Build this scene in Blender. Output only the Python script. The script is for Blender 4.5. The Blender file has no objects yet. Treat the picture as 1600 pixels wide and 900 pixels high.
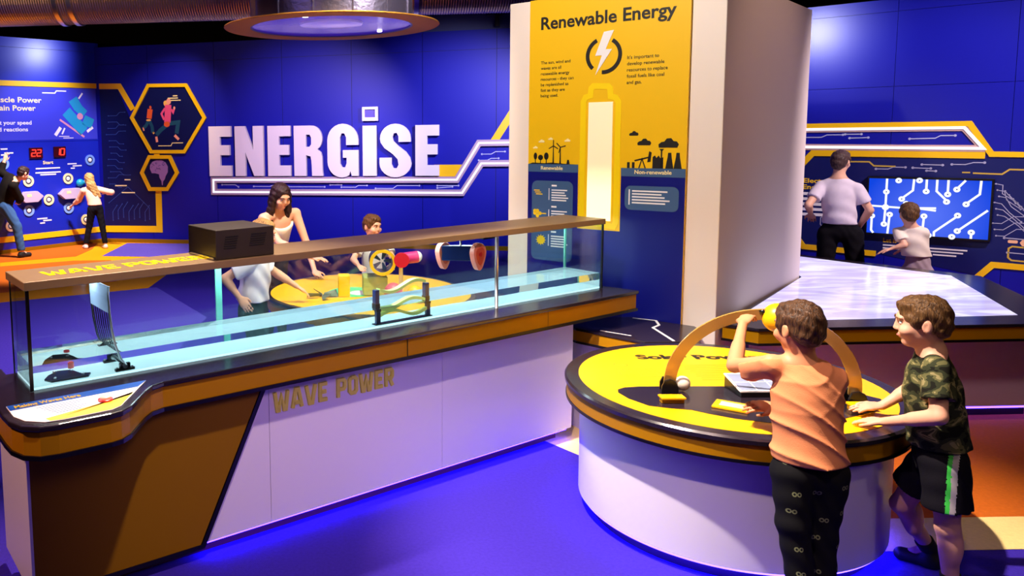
import bpy, bmesh, math, random
import numpy as np
from mathutils import Matrix, Vector

SC = bpy.context.scene
COL = SC.collection
PI = math.pi

# ------------------------------------------------------------------ camera
FPX = 1247.69
pitch, roll = math.radians(6.0439), math.radians(-0.9103)
cd = bpy.data.cameras.new('camera')
cam = bpy.data.objects.new('camera', cd)
COL.objects.link(cam)
cd.sensor_width = 36.0
cd.lens = FPX / 1600 * 36.0
cd.shift_x = (800 - 491.65) / 1600
cd.shift_y = -(450 - 339.03) / 1600
cd.clip_end = 100
_M = np.array([[1, 0, 0], [0, -math.sin(pitch), -math.cos(pitch)], [0, math.cos(pitch), -math.sin(pitch)]])
_R = np.array([[math.cos(roll), -math.sin(roll), 0], [math.sin(roll), math.cos(roll), 0], [0, 0, 1]])
_A = _R @ _M                      # rows: right, down, forward
cam.matrix_world = Matrix(((_A[0, 0], -_A[1, 0], -_A[2, 0], 0.0),
                           (_A[0, 1], -_A[1, 1], -_A[2, 1], 0.0),
                           (_A[0, 2], -_A[1, 2], -_A[2, 2], 2.0),
                           (0, 0, 0, 1)))
SC.camera = cam

# ------------------------------------------------------------------ exposure, world
SC.view_settings.view_transform = 'Standard'
SC.view_settings.look = 'None'
SC.view_settings.exposure = 0.0
SC.view_settings.gamma = 1.0
SC.view_settings.use_curve_mapping = False
cy = SC.cycles
cy.use_denoising = True
cy.max_bounces = 10
cy.transparent_max_bounces = 24
cy.transmission_bounces = 10
cy.glossy_bounces = 4
cy.diffuse_bounces = 3
cy.sample_clamp_indirect = 8.0
cy.caustics_refractive = True
cy.caustics_reflective = False
w = bpy.data.worlds.new('World'); SC.world = w; w.use_nodes = True
w.node_tree.nodes['Background'].inputs[0].default_value = (0.16, 0.09, 0.18, 1)
w.node_tree.nodes['Background'].inputs[1].default_value = 0.16


def spot(name, loc, target, energy, color=(1, 1, 1), size=60, blend=0.5, radius=0.08):
    l = bpy.data.lights.new(name, 'SPOT'); l.energy = energy; l.color = color
    l.spot_size = math.radians(size); l.spot_blend = blend; l.shadow_soft_size = radius
    o = bpy.data.objects.new(name, l); COL.objects.link(o); o.location = loc
    o.rotation_euler = (Vector(target) - Vector(loc)).to_track_quat('-Z', 'Y').to_euler()
    return o


def area(name, loc, target, energy, color, sx, sy):
    l = bpy.data.lights.new(name, 'AREA'); l.energy = energy; l.color = color
    l.shape = 'RECTANGLE'; l.size = sx; l.size_y = sy
    o = bpy.data.objects.new(name, l); COL.objects.link(o); o.location = loc
    o.rotation_euler = (Vector(target) - Vector(loc)).to_track_quat('-Z', 'Y').to_euler()
    return o


WARM = (1.0, 0.80, 0.62)
PINK = (1.0, 0.70, 0.66)
VIO = (0.42, 0.28, 1.0)
BLUE = (0.10, 0.16, 1.0)
# spotlights, most near the ceiling, with unseen fills added to brighten dim areas
spot('spot_counter', (0.3, 1.7, 4.7), (0.4, 3.9, 0.5), 620, (1.0, 0.70, 0.66), 62, 0.7)
spot('spot_pillar', (-0.2, 3.3, 4.7), (2.2, 5.7, 2.0), 700, (1.0, 0.88, 0.74), 50, 0.8)
spot('spot_pillar_side_fill', (4.6, 4.2, 4.7), (3.3, 5.8, 1.9), 140, (1.0, 0.62, 0.46), 60, 0.9)  # dim warm fill, added to warm up the pillar's side face
spot('spot_table', (-0.05, 3.30, 4.7), (1.75, 3.75, 0.4), 2450, (1.0, 0.84, 0.70), 40, 0.6, 0.05)
spot('spot_table_second', (0.9, 3.2, 4.7), (1.8, 3.7, 0.6), 120, PINK, 50, 0.7)
spot('spot_boys', (2.9, 0.6, 4.4), (2.2, 3.3, 0.9), 60, WARM, 50, 0.7)
spot('spot_projection_fill', (4.0, 2.6, 3.6), (4.5, 5.25, 0.4), 75, (1.0, 0.62, 0.62), 46, 0.9, 0.2)  # unseen fill, added to lift the dark projection table base
spot('spot_tank', (-0.9, 5.2, 4.7), (-0.75, 3.4, 1.3), 1300, WARM, 44, 0.8)
spot('spot_wind_table', (0.9, 4.9, 4.7), (0.1, 6.9, 1.1), 1500, WARM, 52, 0.7)
spot('spot_back_floor_fill', (-2.2, 6.2, 4.7), (-1.6, 7.6, 0.0), 900, (0.85, 0.55, 0.95), 80, 0.9)  # unseen fill, added to brighten the carpet behind the tank
spot('spot_drum', (2.2, 5.4, 4.3), (0.4, 7.4, 3.3), 330, (1.0, 0.92, 1.0), 40, 0.8)
spot('spot_projector', (6.0, 4.6, 4.4), (5.2, 8.0, 1.2), 1050, (1.0, 0.8, 0.85), 60, 0.7)
spot('spot_right_wall', (4.36, 7.86, 3.05), (5.25, 8.44, 2.85), 85, (0.85, 0.85, 1.0), 75, 1.0, 0.16)
spot('spot_left_wall', (-3.45, 13.72, 3.6), (-4.85, 14.15, 3.35), 120, (0.70, 0.75, 1.0), 75, 1.0, 0.16)
spot('spot_duct', (-3.0, 8.4, 3.0), (-2.8, 11.2, 4.0), 130, (1.0, 0.62, 0.34), 70, 0.8)
spot('spot_game_wall', (-2.9, 12.3, 4.5), (-4.8, 14.2, 1.5), 800, (0.8, 0.75, 1.0), 50, 0.8)
spot('spot_left_floor', (-3.4, 12.1, 4.7), (-4.2, 12.9, 0.0), 2000, WARM, 60, 0.6)
spot('spot_hexagons', (-1.9, 12.4, 4.5), (-2.75, 14.6, 1.9), 420, WARM, 50, 0.8)
spot('spot_sign', (-0.1, 10.2, 3.3), (0.0, 14.0, 1.75), 720, (0.95, 0.72, 1.0), 62, 0.9)
spot('spot_sign_right', (3.0, 9.9, 3.3), (2.4, 13.3, 1.8), 950, (0.80, 0.72, 1.0), 66, 0.9)
spot('spot_counter_fill', (0.9, 0.0, 3.0), (-0.1, 3.8, 0.35), 260, (0.86, 0.50, 0.90), 34, 1.0, 0.5)  # unseen low fill, added to soften shade on the counter front
spot('spot_end_panel', (-3.0, 2.3, 3.2), (-1.15, 3.35, 0.4), 300, (1.0, 0.50, 0.36), 40, 0.8)
spot('spot_boys_fill', (3.2, 0.4, 2.8), (2.3, 3.2, 0.8), 34, (1.0, 0.66, 0.6), 45, 0.9, 0.4)  # unseen low fill, added to brighten the two boys
area('wash_blue_fill', (-2.5, 4.5, 4.6), (-1.5, 7.5, 0), 16, (0.35, 0.25, 1.0), 2.5, 2.5)  # broad unseen fill, added over the floor behind the counter

# ------------------------------------------------------------------ helpers
def lin(c):
    if isinstance(c, str):
        c = c.lstrip('#'); c = [int(c[i:i + 2], 16) / 255 for i in (0, 2, 4)]
    return tuple(x / 12.92 if x <= 0.04045 else ((x + 0.055) / 1.055) ** 2.4 for x in c) + (1.0,)


def mat(name, color, rough=0.5, metal=0.0, spec=0.5, emit=None, estr=0.0, noise=None, bump=None, coat=0.0):
    m = bpy.data.materials.new(name); m.use_nodes = True
    nt = m.node_tree; b = nt.nodes['Principled BSDF']
    c = lin(color)
    b.inputs['Base Color'].default_value = c
    b.inputs['Roughness'].default_value = rough
    b.inputs['Metallic'].default_value = metal
    b.inputs['Specular IOR Level'].default_value = spec
    b.inputs['Coat Weight'].default_value = coat
    if emit is not None:
        b.inputs['Emission Color'].default_value = lin(emit)
        b.inputs['Emission Strength'].default_value = estr
    tc = None
    if noise:                                   # (scale, amount): mottled albedo
        tc = nt.nodes.new('ShaderNodeTexCoord')
        n = nt.nodes.new('ShaderNodeTexNoise'); n.inputs['Scale'].default_value = noise[0]; n.inputs['Detail'].default_value = 5
        nt.links.new(tc.outputs['Object'], n.inputs['Vector'])
        r = nt.nodes.new('ShaderNodeMapRange'); r.inputs['To Min'].default_value = 1 - noise[1]; r.inputs['To Max'].default_value = 1 + noise[1]
        nt.links.new(n.outputs['Fac'], r.inputs['Value'])
        mx = nt.nodes.new('ShaderNodeMix'); mx.data_type = 'RGBA'; mx.blend_type = 'MULTIPLY'; mx.inputs['Factor'].default_value = 1
        mx.inputs['A'].default_value = c
        nt.links.new(r.outputs['Result'], mx.inputs['B'])
        nt.links.new(mx.outputs['Result'], b.inputs['Base Color'])
    if bump:                                    # (scale, strength)
        tc = tc or nt.nodes.new('ShaderNodeTexCoord')
        n2 = nt.nodes.new('ShaderNodeTexNoise'); n2.inputs['Scale'].default_value = bump[0]; n2.inputs['Detail'].default_value = 4
        nt.links.new(tc.outputs['Object'], n2.inputs['Vector'])
        bp = nt.nodes.new('ShaderNodeBump'); bp.inputs['Strength'].default_value = bump[1]; bp.inputs['Distance'].default_value = 0.01
        nt.links.new(n2.outputs['Fac'], bp.inputs['Height'])
        nt.links.new(bp.outputs['Normal'], b.inputs['Normal'])
    return m


def glow(name, color, strength):
    m = bpy.data.materials.new(name); m.use_nodes = True
    nt = m.node_tree; nt.nodes.clear()
    e = nt.nodes.new('ShaderNodeEmission'); e.inputs[0].default_value = lin(color); e.inputs[1].default_value = strength
    o = nt.nodes.new('ShaderNodeOutputMaterial'); nt.links.new(e.outputs[0], o.inputs[0])
    return m


def glass_mat(name, tint, ior=1.45, gl=1.0):
    m = bpy.data.materials.new(name); m.use_nodes = True
    nt = m.node_tree; nt.nodes.clear()
    t = nt.nodes.new('ShaderNodeBsdfTransparent'); t.inputs[0].default_value = tint + (1,)
    g = nt.nodes.new('ShaderNodeBsdfGlossy'); g.inputs['Roughness'].default_value = 0.02
    f = nt.nodes.new('ShaderNodeLayerWeight'); f.inputs['Blend'].default_value = 0.5
    pw = nt.nodes.new('ShaderNodeMath'); pw.operation = 'POWER'; pw.inputs[1].default_value = 5.0
    nt.links.new(f.outputs['Facing'], pw.inputs[0])
    mm = nt.nodes.new('ShaderNodeMath'); mm.operation = 'MULTIPLY_ADD'; mm.inputs[1].default_value = 0.9 * gl; mm.inputs[2].default_value = 0.035 * gl
    nt.links.new(pw.outputs[0], mm.inputs[0])
    x = nt.nodes.new('ShaderNodeMixShader'); o = nt.nodes.new('ShaderNodeOutputMaterial')
    nt.links.new(mm.outputs[0], x.inputs[0]); nt.links.new(t.outputs[0], x.inputs[1]); nt.links.new(g.outputs[0], x.inputs[2])
    nt.links.new(x.outputs[0], o.inputs[0])
    return m


class MB:
    """collects shapes, builds ONE mesh object"""
    def __init__(s): s.v = []; s.f = []; s.m = []
    def add(s, vs, fs, mi=0):
        n = len(s.v); s.v += [tuple(v) for v in vs]; s.f += [[i + n for i in f] for f in fs]; s.m += [mi] * len(fs); return s
    def box(s, x0, x1, y0, y1, z0, z1, mi=0):
        return s.add([(x0, y0, z0), (x1, y0, z0), (x1, y1, z0), (x0, y1, z0), (x0, y0, z1), (x1, y0, z1), (x1, y1, z1), (x0, y1, z1)],
                     [(0, 3, 2, 1), (4, 5, 6, 7), (0, 1, 5, 4), (1, 2, 6, 5), (2, 3, 7, 6), (3, 0, 4, 7)], mi)
    def prism(s, poly, z0, z1, mi=0, axes='xyz'):
        a = sum(poly[i - 1][0] * poly[i][1] - poly[i][0] * poly[i - 1][1] for i in range(len(poly)))
        if a < 0: poly = poly[::-1]
        n = len(poly)
        if axes == 'xyz': f = lambda p, c: (p[0], p[1], c)
        elif axes == 'xzy': f = lambda p, c: (p[0], c, p[1])     # polygon in x-z, thickness along y
        else: f = lambda p, c: (c, p[0], p[1])                    # polygon in y-z, thickness along x
        vs = [f(p, z0) for p in poly] + [f(p, z1) for p in poly]
        fs = [list(range(n))[::-1], list(range(n, 2 * n))] + [(i, (i + 1) % n, n + (i + 1) % n, n + i) for i in range(n)]
        if axes == 'xzy': fs = [g[::-1] for g in fs]
        return s.add(vs, fs, mi)
    def lathe(s, prof, n=48, c=(0, 0, 0), mi=0, caps=True):
        vs = []; fs = []; k = len(prof)
        for i in range(n):
            t = 2 * PI * i / n
            for r, z in prof: vs.append((c[0] + r * math.cos(t), c[1] + r * math.sin(t), c[2] + z))
        for i in range(n):
            j = (i + 1) % n
            for q in range(k - 1): fs.append((i * k + q, j * k + q, j * k + q + 1, i * k + q + 1))
        if caps:
            fs.append([i * k for i in range(n)][::-1]); fs.append([i * k + k - 1 for i in range(n)])
        return s.add(vs, fs, mi)
    def tube(s, pts, r, n=10, closed=False, mi=0, ry=None):
        pts = [Vector(p) for p in pts]; N = len(pts); vs = []; fs = []
        rr = r if isinstance(r, (list, tuple)) else [r] * N
        up = None
        for i, p in enumerate(pts):
            if closed: d = pts[(i + 1) % N] - pts[i - 1]
            else: d = pts[min(i + 1, N - 1)] - pts[max(i - 1, 0)]
            d.normalize()
            if up is None:
                up = Vector((0, 0, 1)) if abs(d.z) < 0.9 else Vector((1, 0, 0))
            up = (up - d * up.dot(d)).normalized(); sd = d.cross(up)
            for k in range(n):
                t = 2 * PI * k / n
                vs.append(p + up * (rr[i] if ry is None else ry) * math.sin(t) + sd * rr[i] * math.cos(t))
        for i in range(N if closed else N - 1):
            j = (i + 1) % N
            for k in range(n): fs.append((i * n + k, i * n + (k + 1) % n, j * n + (k + 1) % n, j * n + k))
        if not closed:
            fs.append(list(range(n))); fs.append([(N - 1) * n + k for k in range(n)][::-1])
        return s.add(vs, fs, mi)
    def ball(s, c, r, n=24, m=14, mi=0):
        r = r if isinstance(r, (list, tuple)) else (r, r, r)
        vs = [(c[0], c[1], c[2] - r[2])]; fs = []
        for j in range(1, m):
            a = -PI / 2 + PI * j / m
            for i in range(n):
                t = 2 * PI * i / n
                vs.append((c[0] + r[0] * math.cos(a) * math.cos(t), c[1] + r[1] * math.cos(a) * math.sin(t), c[2] + r[2] * math.sin(a)))
        vs.append((c[0], c[1], c[2] + r[2])); L = len(vs) - 1
        for i in range(n): fs.append((0, 1 + (i + 1) % n, 1 + i))
        for j in range(m - 2):
            for i in range(n):
                a0 = 1 + j * n + i; a1 = 1 + j * n + (i + 1) % n
                fs.append((a0, a1, a1 + n, a0 + n))
        b = 1 + (m - 2) * n
        for i in range(n): fs.append((b + i, b + (i + 1) % n, L))
        return s.add(vs, fs, mi)
    def disc(s, c, r, y0, y1, n=24, mi=0):            # coin facing -y
        return s.prism([(c[0] + r * math.cos(2 * PI * i / n), c[1] + r * math.sin(2 * PI * i / n)) for i in range(n)], y0, y1, mi, 'xzy')
    def ring(s, c, r0, r1, y0, y1, n=32, mi=0):       # annulus facing -y
        vs = []; fs = []
        for i in range(n):
            t = 2 * PI * i / n
            for r, y in ((r0, y0), (r1, y0), (r1, y1), (r0, y1)): vs.append((c[0] + r * math.cos(t), y, c[1] + r * math.sin(t)))
        for i in range(n):
            j = (i + 1) % n
            for k in range(4): fs.append((i * 4 + k, j * 4 + k, j * 4 + (k + 1) % 4, i * 4 + (k + 1) % 4))
        return s.add(vs, fs, mi)
    def ribbon(s, pts, wd, y0, y1, mi=0, closed=False, axes='xzy'):   # mitred flat band along a polyline
        P = [Vector(p) for p in pts]; N = len(P); L = []; R = []
        for i in range(N):
            if closed: a, b = P[i] - P[i - 1], P[(i + 1) % N] - P[i]
            else:
                a = P[i] - P[i - 1] if i else P[1] - P[0]
                b = P[i + 1] - P[i] if i < N - 1 else P[-1] - P[-2]
            a.normalize(); b.normalize()
            na, nb = Vector((-a.y, a.x)), Vector((-b.y, b.x))
            m = (na + nb)
            m = m / max(m.dot(na), 0.25) if m.length > 1e-4 else na
            L.append(P[i] + m * wd / 2); R.append(P[i] - m * wd / 2)
        for i in range(N if closed else N - 1):
            j = (i + 1) % N
            s.prism([tuple(R[i]), tuple(R[j]), tuple(L[j]), tuple(L[i])], y0, y1, mi, axes)
        return s
    def build(s, name, mats, parent=None, smooth=False, bevel=0.0, seg=2, loc=None, rotz=0, autosmooth=None):
        me = bpy.data.meshes.new(name); me.from_pydata(s.v, [], s.f)
        for m in (mats if isinstance(mats, (list, tuple)) else [mats]): me.materials.append(m)
        me.polygons.foreach_set('material_index', s.m)
        if smooth: me.polygons.foreach_set('use_smooth', [True] * len(me.polygons))
        me.update(); me.validate()
        if autosmooth is not None:
            me.polygons.foreach_set('use_smooth', [True] * len(me.polygons)); me.set_sharp_from_angle(angle=math.radians(autosmooth))
        o = bpy.data.objects.new(name, me); COL.objects.link(o)
        if parent is not None: o.parent = parent
        if loc is not None: o.location = loc; o.rotation_euler = (0, 0, rotz)
        if bevel > 0:
            b = o.modifiers.new('bevel', 'BEVEL'); b.width = bevel; b.segments = seg; b.limit_method = 'ANGLE'; b.angle_limit = math.radians(40)
        return o


def tag(o, label=None, cat=None, group=None, kind=None):
    if label: o['label'] = label
    if cat: o['category'] = cat
    if group: o['group'] = group
    if kind: o['kind'] = kind
    return o


def thing(name, label, cat, loc=(0, 0, 0), rotz=0.0, group=None):
    o = bpy.data.objects.new(name, None); COL.objects.link(o); o.empty_display_size = 0.1
    o.location = loc; o.rotation_euler = (0, 0, rotz)
    return tag(o, label, cat, group)


def structure(name, mb, m, loc=(0, 0, 0), rotz=0.0, bevel=0.0):
    return tag(mb.build(name, m, None, loc=loc, rotz=rotz, bevel=bevel), kind='structure')


def part_of(parent, o, label=None):
    o.parent = parent
    if label: o['label'] = label
    return o


def curve_mesh(loops, depth):
    """flat shape with holes -> (verts, faces), thickness along +z"""
    cu = bpy.data.curves.new('tmp', 'CURVE'); cu.dimensions = '2D'; cu.fill_mode = 'BOTH'; cu.extrude = depth / 2
    for lp in loops:
        sp = cu.splines.new('POLY'); sp.points.add(len(lp) - 1); sp.use_cyclic_u = True
        for p, q in zip(sp.points, lp): p.co = (q[0], q[1], 0, 1)
    o = bpy.data.objects.new('tmp', cu); COL.objects.link(o)
    me = bpy.data.meshes.new_from_object(o.evaluated_get(bpy.context.evaluated_depsgraph_get()))
    vs = [v.co.copy() for v in me.vertices]; fs = [list(p.vertices) for p in me.polygons]
    bpy.data.objects.remove(o); bpy.data.curves.remove(cu); bpy.data.meshes.remove(me)
    return vs, fs


_caps = {}
def text_geo(body, depth, bold):
    cu = bpy.data.curves.new('tmp', 'FONT'); cu.body = body; cu.size = 1; cu.extrude = depth; cu.offset = bold
    cu.resolution_u = 3
    o = bpy.data.objects.new('tmp', cu); COL.objects.link(o)
    me = bpy.data.meshes.new_from_object(o.evaluated_get(bpy.context.evaluated_depsgraph_get()))
    vs = [v.co.copy() for v in me.vertices]; fs = [list(p.vertices) for p in me.polygons]
    bpy.data.objects.remove(o); bpy.data.curves.remove(cu); bpy.data.meshes.remove(me)
    return vs, fs


def text(mb, body, u0, u1, zb, cap, y=-0.004, bold=0.02, mi=0, plane='xzy', th=0.001):
    """writing fitted between u0 and u1 (u1 None keeps the font's own width), baseline zb, capital height cap"""
    key = round(bold, 4)
    if key not in _caps:
        vs, _ = text_geo('H', 0, bold); _caps[key] = (min(v.y for v in vs), max(v.y for v in vs))
    c0, c1 = _caps[key]; sz = cap / (c1 - c0)
    vs, fs = text_geo(body, 0.5, bold)
    x0 = min(v.x for v in vs); x1 = max(v.x for v in vs)
    sx = sz if u1 is None else (u1 - u0) / (x1 - x0)
    out = []
    for v in vs:
        a = u0 + (v.x - x0) * sx; b = zb + (v.y - c0) * sz
        if plane == 'xzy': out.append((a, y - v.z * th * 2, b))
        else: out.append((a, b, y + v.z * th * 2))
    mb.add(out, fs, mi)
    return mb


# heavy block capitals drawn as strokes in a 0..1 high box: (width, strokes)
BLK = {
    'W': (0.92, [[(0.06, 1), (0.20, 0.05), (0.30, 0.05), (0.46, 0.8), (0.62, 0.05), (0.72, 0.05), (0.86, 1)]]),
    'A': (0.72, [[(0.07, 0), (0.28, 0.95), (0.44, 0.95), (0.65, 0)], [(0.14, 0.26), (0.58, 0.26)]]),
    'V': (0.72, [[(0.07, 1), (0.28, 0.05), (0.44, 0.05), (0.65, 1)]]),
    'E': (0.56, [[(0.54, 0.92), (0.09, 0.92), (0.09, 0.08), (0.54, 0.08)], [(0.09, 0.5), (0.48, 0.5)]]),
    'P': (0.62, [[(0.09, 0), (0.09, 0.92), (0.46, 0.92), (0.54, 0.82), (0.54, 0.52), (0.46, 0.42), (0.09, 0.42)]]),
    'O': (0.64, [[(0.20, 0.92), (0.09, 0.80), (0.09, 0.20), (0.20, 0.08), (0.45, 0.08), (0.56, 0.20), (0.56, 0.80), (0.45, 0.92), (0.20, 0.92)]]),
    'R': (0.64, [[(0.09, 0), (0.09, 0.92), (0.46, 0.92), (0.54, 0.82), (0.54, 0.54), (0.46, 0.44), (0.09, 0.44)], [(0.34, 0.44), (0.56, 0.0)]]),
}


def frame_of(P, deg):
    """wall frame: local x along the wall, local -y out of it"""
    return (P[0], P[1], 0.0), math.radians(deg)


# ------------------------------------------------------------------ materials
M = {}
M['wall'] = mat('wall_blue_laminate', '#030aa0', 0.5, spec=0.35)
M['wall_gloss'] = mat('wall_blue_gloss', '#040c9c', 0.36, spec=0.6)
M['wall_navy'] = mat('wall_navy_print', '#071050', 0.38, spec=0.4)
M['left_blue'] = mat('game_wall_blue', '#1426b8', 0.33, spec=0.5)
M['seam'] = mat('panel_seam', '#05083c', 0.6)
M['yellow'] = mat('yellow_laminate', '#f4c204', 0.42)
M['yellow_bright'] = mat('yellow_print', '#f4b800', 0.38)
M['gold'] = mat('gold_ochre_laminate', '#aa7600', 0.4, spec=0.2)
M['ochre'] = mat('ochre_cabinet', '#8c6200', 0.55, spec=0.15)
M['black'] = mat('black_edge', '#0b080c', 0.3)
M['top'] = mat('dark_countertop', '#241c26', 0.2, spec=0.6, noise=(30, 0.15))
M['white_panel'] = mat('white_laminate', '#e9e4ec', 0.38)
M['pillar'] = mat('pillar_white_paint', '#efe2da', 0.55)
M['letter'] = mat('letter_white', '#f0e8f2', 0.45)
M['navy'] = mat('navy_print', '#010a78', 0.40)
M['slate'] = mat('slate_blue_print', '#3f5f8c', 0.45)
M['blue_print'] = mat('blue_print', '#0b1fa8', 0.4)
M['white_print'] = mat('white_print', '#f2f0f4', 0.5)
M['pale_line'] = mat('pale_circuit_line', '#b8bfe6', 0.5)
M['dim_line'] = mat('dim_circuit_line', '#2b4aa0', 0.5)
M['yellow_text'] = mat('yellow_text', '#ffd21a', 0.45)
M['black_print'] = mat('black_print', '#15110c', 0.5)
M['cream_print'] = mat('cream_print', '#ffe9a8', 0.5)
M['metal'] = mat('brushed_steel', '#c9c9cf', 0.28, 1.0)
M['dark_metal'] = mat('dark_anodised_metal', '#3a3b44', 0.3, 0.9)
M['brown_cover'] = mat('bronze_cover', '#8e7450', 0.42, 0.1, noise=(14, 0.12))
M['box_black'] = mat('black_steel_box', '#3a322c', 0.42, 0.2, noise=(10, 0.25))
M['slot'] = mat('slot_black', '#030303', 0.8)
M['glass'] = glass_mat('tank_glass', (0.93, 0.985, 0.985), 1.45, 1.0)
M['glass_edge'] = mat('glass_edge_green', '#8fe0cc', 0.15, emit='#58c8b0', estr=0.12)
M['led_blue'] = glow('led_blue', '#3420ff', 30.0)
M['led_table'] = glow('led_table_blue', '#3424ff', 34.0)
M['led_white'] = glow('led_tank_white', '#e6fbff', 26.0)
M['letter_gold'] = mat('letter_gold', '#f6f054', 0.5)
M['cover_yellow'] = mat('cover_letter_yellow', '#ffe200', 0.7, spec=0.1)
M['outline_yellow'] = mat('outline_yellow', '#ffdc00', 0.4)
M['neon'] = glow('neon_white', '#f3ecff', 1.5)
M['carpet'] = mat('carpet_blue', '#38269c', 0.95, spec=0.1, noise=(60, 0.25), bump=(220, 0.4))
M['carpet_violet'] = mat('carpet_violet', '#5a4cc0', 0.95, spec=0.1, noise=(60, 0.2), bump=(220, 0.4))
M['carpet_orange'] = mat('carpet_orange', '#c8641c', 0.95, spec=0.1, noise=(50, 0.18), bump=(220, 0.4))
M['carpet_yellow'] = mat('carpet_yellow', '#f0a010', 0.95, spec=0.1, noise=(50, 0.12), bump=(220, 0.4))
M['carpet_cream'] = mat('carpet_cream', '#e8cf8a', 0.95, spec=0.1, noise=(50, 0.12), bump=(220, 0.4))
M['ceiling'] = mat('ceiling_black', '#0a090c', 0.9)
M['beam'] = mat('beam_grey', '#3a4270', 0.7)
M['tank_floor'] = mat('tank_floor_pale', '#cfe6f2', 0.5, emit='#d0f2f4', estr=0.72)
M['red'] = mat('red_plastic', '#d8202c', 0.3)
M['pink'] = mat('salmon_float', '#f58a78', 0.4)
M['pink_dark'] = mat('coral_float_face', '#e2543c', 0.4)
M['magenta'] = mat('magenta_plastic', '#e0357c', 0.3)
M['navy_plastic'] = mat('navy_plastic', '#1c2c66', 0.3)
M['teal'] = mat('teal_plastic', '#1aa0c8', 0.4)
M['skin'] = mat('skin_warm', '#e2a583', 0.5, spec=0.35, noise=(9, 0.06))
M['cell'] = mat('solar_cell', '#8b96b4', 0.25)
M['ochre_line'] = mat('print_ochre_line', '#c8a840', 0.5); M['pale_print_line'] = mat('print_pale_line', '#a8a8c8', 0.5); M['peach_print'] = mat('print_peach', '#f0b890', 0.5)
M['ledr'] = glow('led_red_digit', '#ff3026', 3.0)
M['bright_spotw'] = glow('bright_spot_white', '#fff6ff', 5.0)

# ------------------------------------------------------------------ floor, ceiling, walls
fl = MB()
fl.box(-12, 9.5, -3, 19, -0.10, 0.0, 0)
fl.prism([(-9, 6.7), (-3.845, 9.56), (-2.2, 10.35), (-2.14, 11.3), (-2.2, 14.6), (-4.1, 15.0), (-9, 10.5)], 0, 0.002, 2)
fl.prism([(-9, 7.5), (-4.08, 10.16), (-2.75, 10.85), (-2.72, 11.3), (-3.3, 12.75), (-3.9, 12.75), (-4.97, 12.25), (-9, 9.5)], 0.002, 0.004, 1)
fl.prism([(-9, 10.1), (-4.9, 12.75), (-4.0, 13.2), (-3.95, 14.0), (-4.1, 15.0), (-9, 10.5)], 0.002, 0.004, 1)
fl.prism([(-3.56, 13.2), (-3.5, 14.75), (-2.1, 14.5), (-2.1, 12.9)], 0.002, 0.005, 4)
fl.prism([(-12, 3.3), (-4, 4.0), (-1.5, 6.0), (-1.2, 8.6), (-2.1, 10.38), (-3.845, 9.555), (-9, 6.69), (-12, 6)], 0, 0.002, 4)
fl.prism([(2.45, 3.87), (9, 3.87), (9, 9), (4.6, 9), (2.6, 5.2)], 0, 0.002, 1)
fl.prism([(2.3, 3.56), (9, 3.56), (9, 3.87), (2.3, 3.87)], 0, 0.0025, 3)
fl.prism([(1.25, 5.15), (1.45, 4.98), (1.63, 4.68), (2.0, 4.55), (2.3, 5.3), (1.4, 5.4)], 0, 0.002, 3)
structure('floor', fl, [M['carpet'], M['carpet_orange'], M['carpet_yellow'], M['carpet_cream'], M['carpet_violet']])
structure('ceiling', MB().box(-12, 9.5, -3, 19, 4.9, 5.0), M['ceiling'])

BACK_LOC, BACK_A = frame_of((-2.381, 14.556), -14.7)
LEFT_LOC, LEFT_A = frame_of((-4.022, 14.987), 45)
PAN_LOC, PAN_A = frame_of((2.421, 5.194), -43.5)
RIGHT_LOC, RIGHT_A = frame_of((5.56, 8.17), -44.4)

# back wall: tall blue laminate boards with hairline joints
wb = MB()
xs = [-1.70, -0.636, 0.654, 1.912, 3.149, 4.353, 5.556, 6.75, 8.0]
wb.box(-1.70, 8.0, 0.012, 0.2, 0, 3.62, 1)
for a, b in zip(xs, xs[1:]):
    for z0, z1 in ((0.0, 3.30), (3.306, 3.62)): wb.box(a + 0.004, b - 0.004, 0, 0.012, z0, z1, 0)
structure('wall_back', wb, [M['wall'], M['seam']], BACK_LOC, BACK_A)
wl = MB()
wl.box(-5.2, 0.08, 0.012, 0.35, 0, 3.70, 1)
for z0, z1 in ((0.0, 1.912), (1.918, 3.53), (3.536, 3.70)):
    wl.box(-5.2, 0.08, 0, 0.012, z0, z1, 0)
structure('wall_left', wl, [M['left_blue'], M['seam']], LEFT_LOC, LEFT_A)
wr = MB()
wr.box(-2.6, 3.6, 0.012, 0.2, 0, 3.215, 1)
for a, b in ((-2.6, -0.95), (-0.946, 0.266), (0.270, 1.17), (1.174, 2.3), (2.304, 3.6)):
    for z0, z1 in ((0.0, 2.36), (2.364, 3.09), (3.094, 3.215)): wr.box(a, b, 0, 0.012, z0, z1, 0)
structure('wall_right', wr, [M['wall_gloss'], M['seam']], RIGHT_LOC, RIGHT_A)
# blank room ends beyond the displays
structure('wall_front', MB().box(-12, 9.5, -3.2, -3, 0, 4.9), M['ceiling'])
structure('wall_rear', MB().box(-12, 9.5, 18.8, 19, 0, 4.9), M['ceiling'])
structure('wall_far_left', MB().box(-12.2, -12, -3.2, 19, 0, 4.9), M['ceiling'])
structure('wall_far_right', MB().box(9.5, 9.7, -3.2, 19, 0, 4.9), M['ceiling'])
# soffit above the back wall
structure('ceiling_beam', MB().box(3.7, 8.0, 0.02, 0.4, 3.62, 4.05), M['beam'], BACK_LOC, BACK_A)
# pillar
structure('pillar', MB().box(-1.305, 0.207, 0.02, 2.2, 0, 2.93), M['pillar'], PAN_LOC, PAN_A, bevel=0.006)
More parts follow.
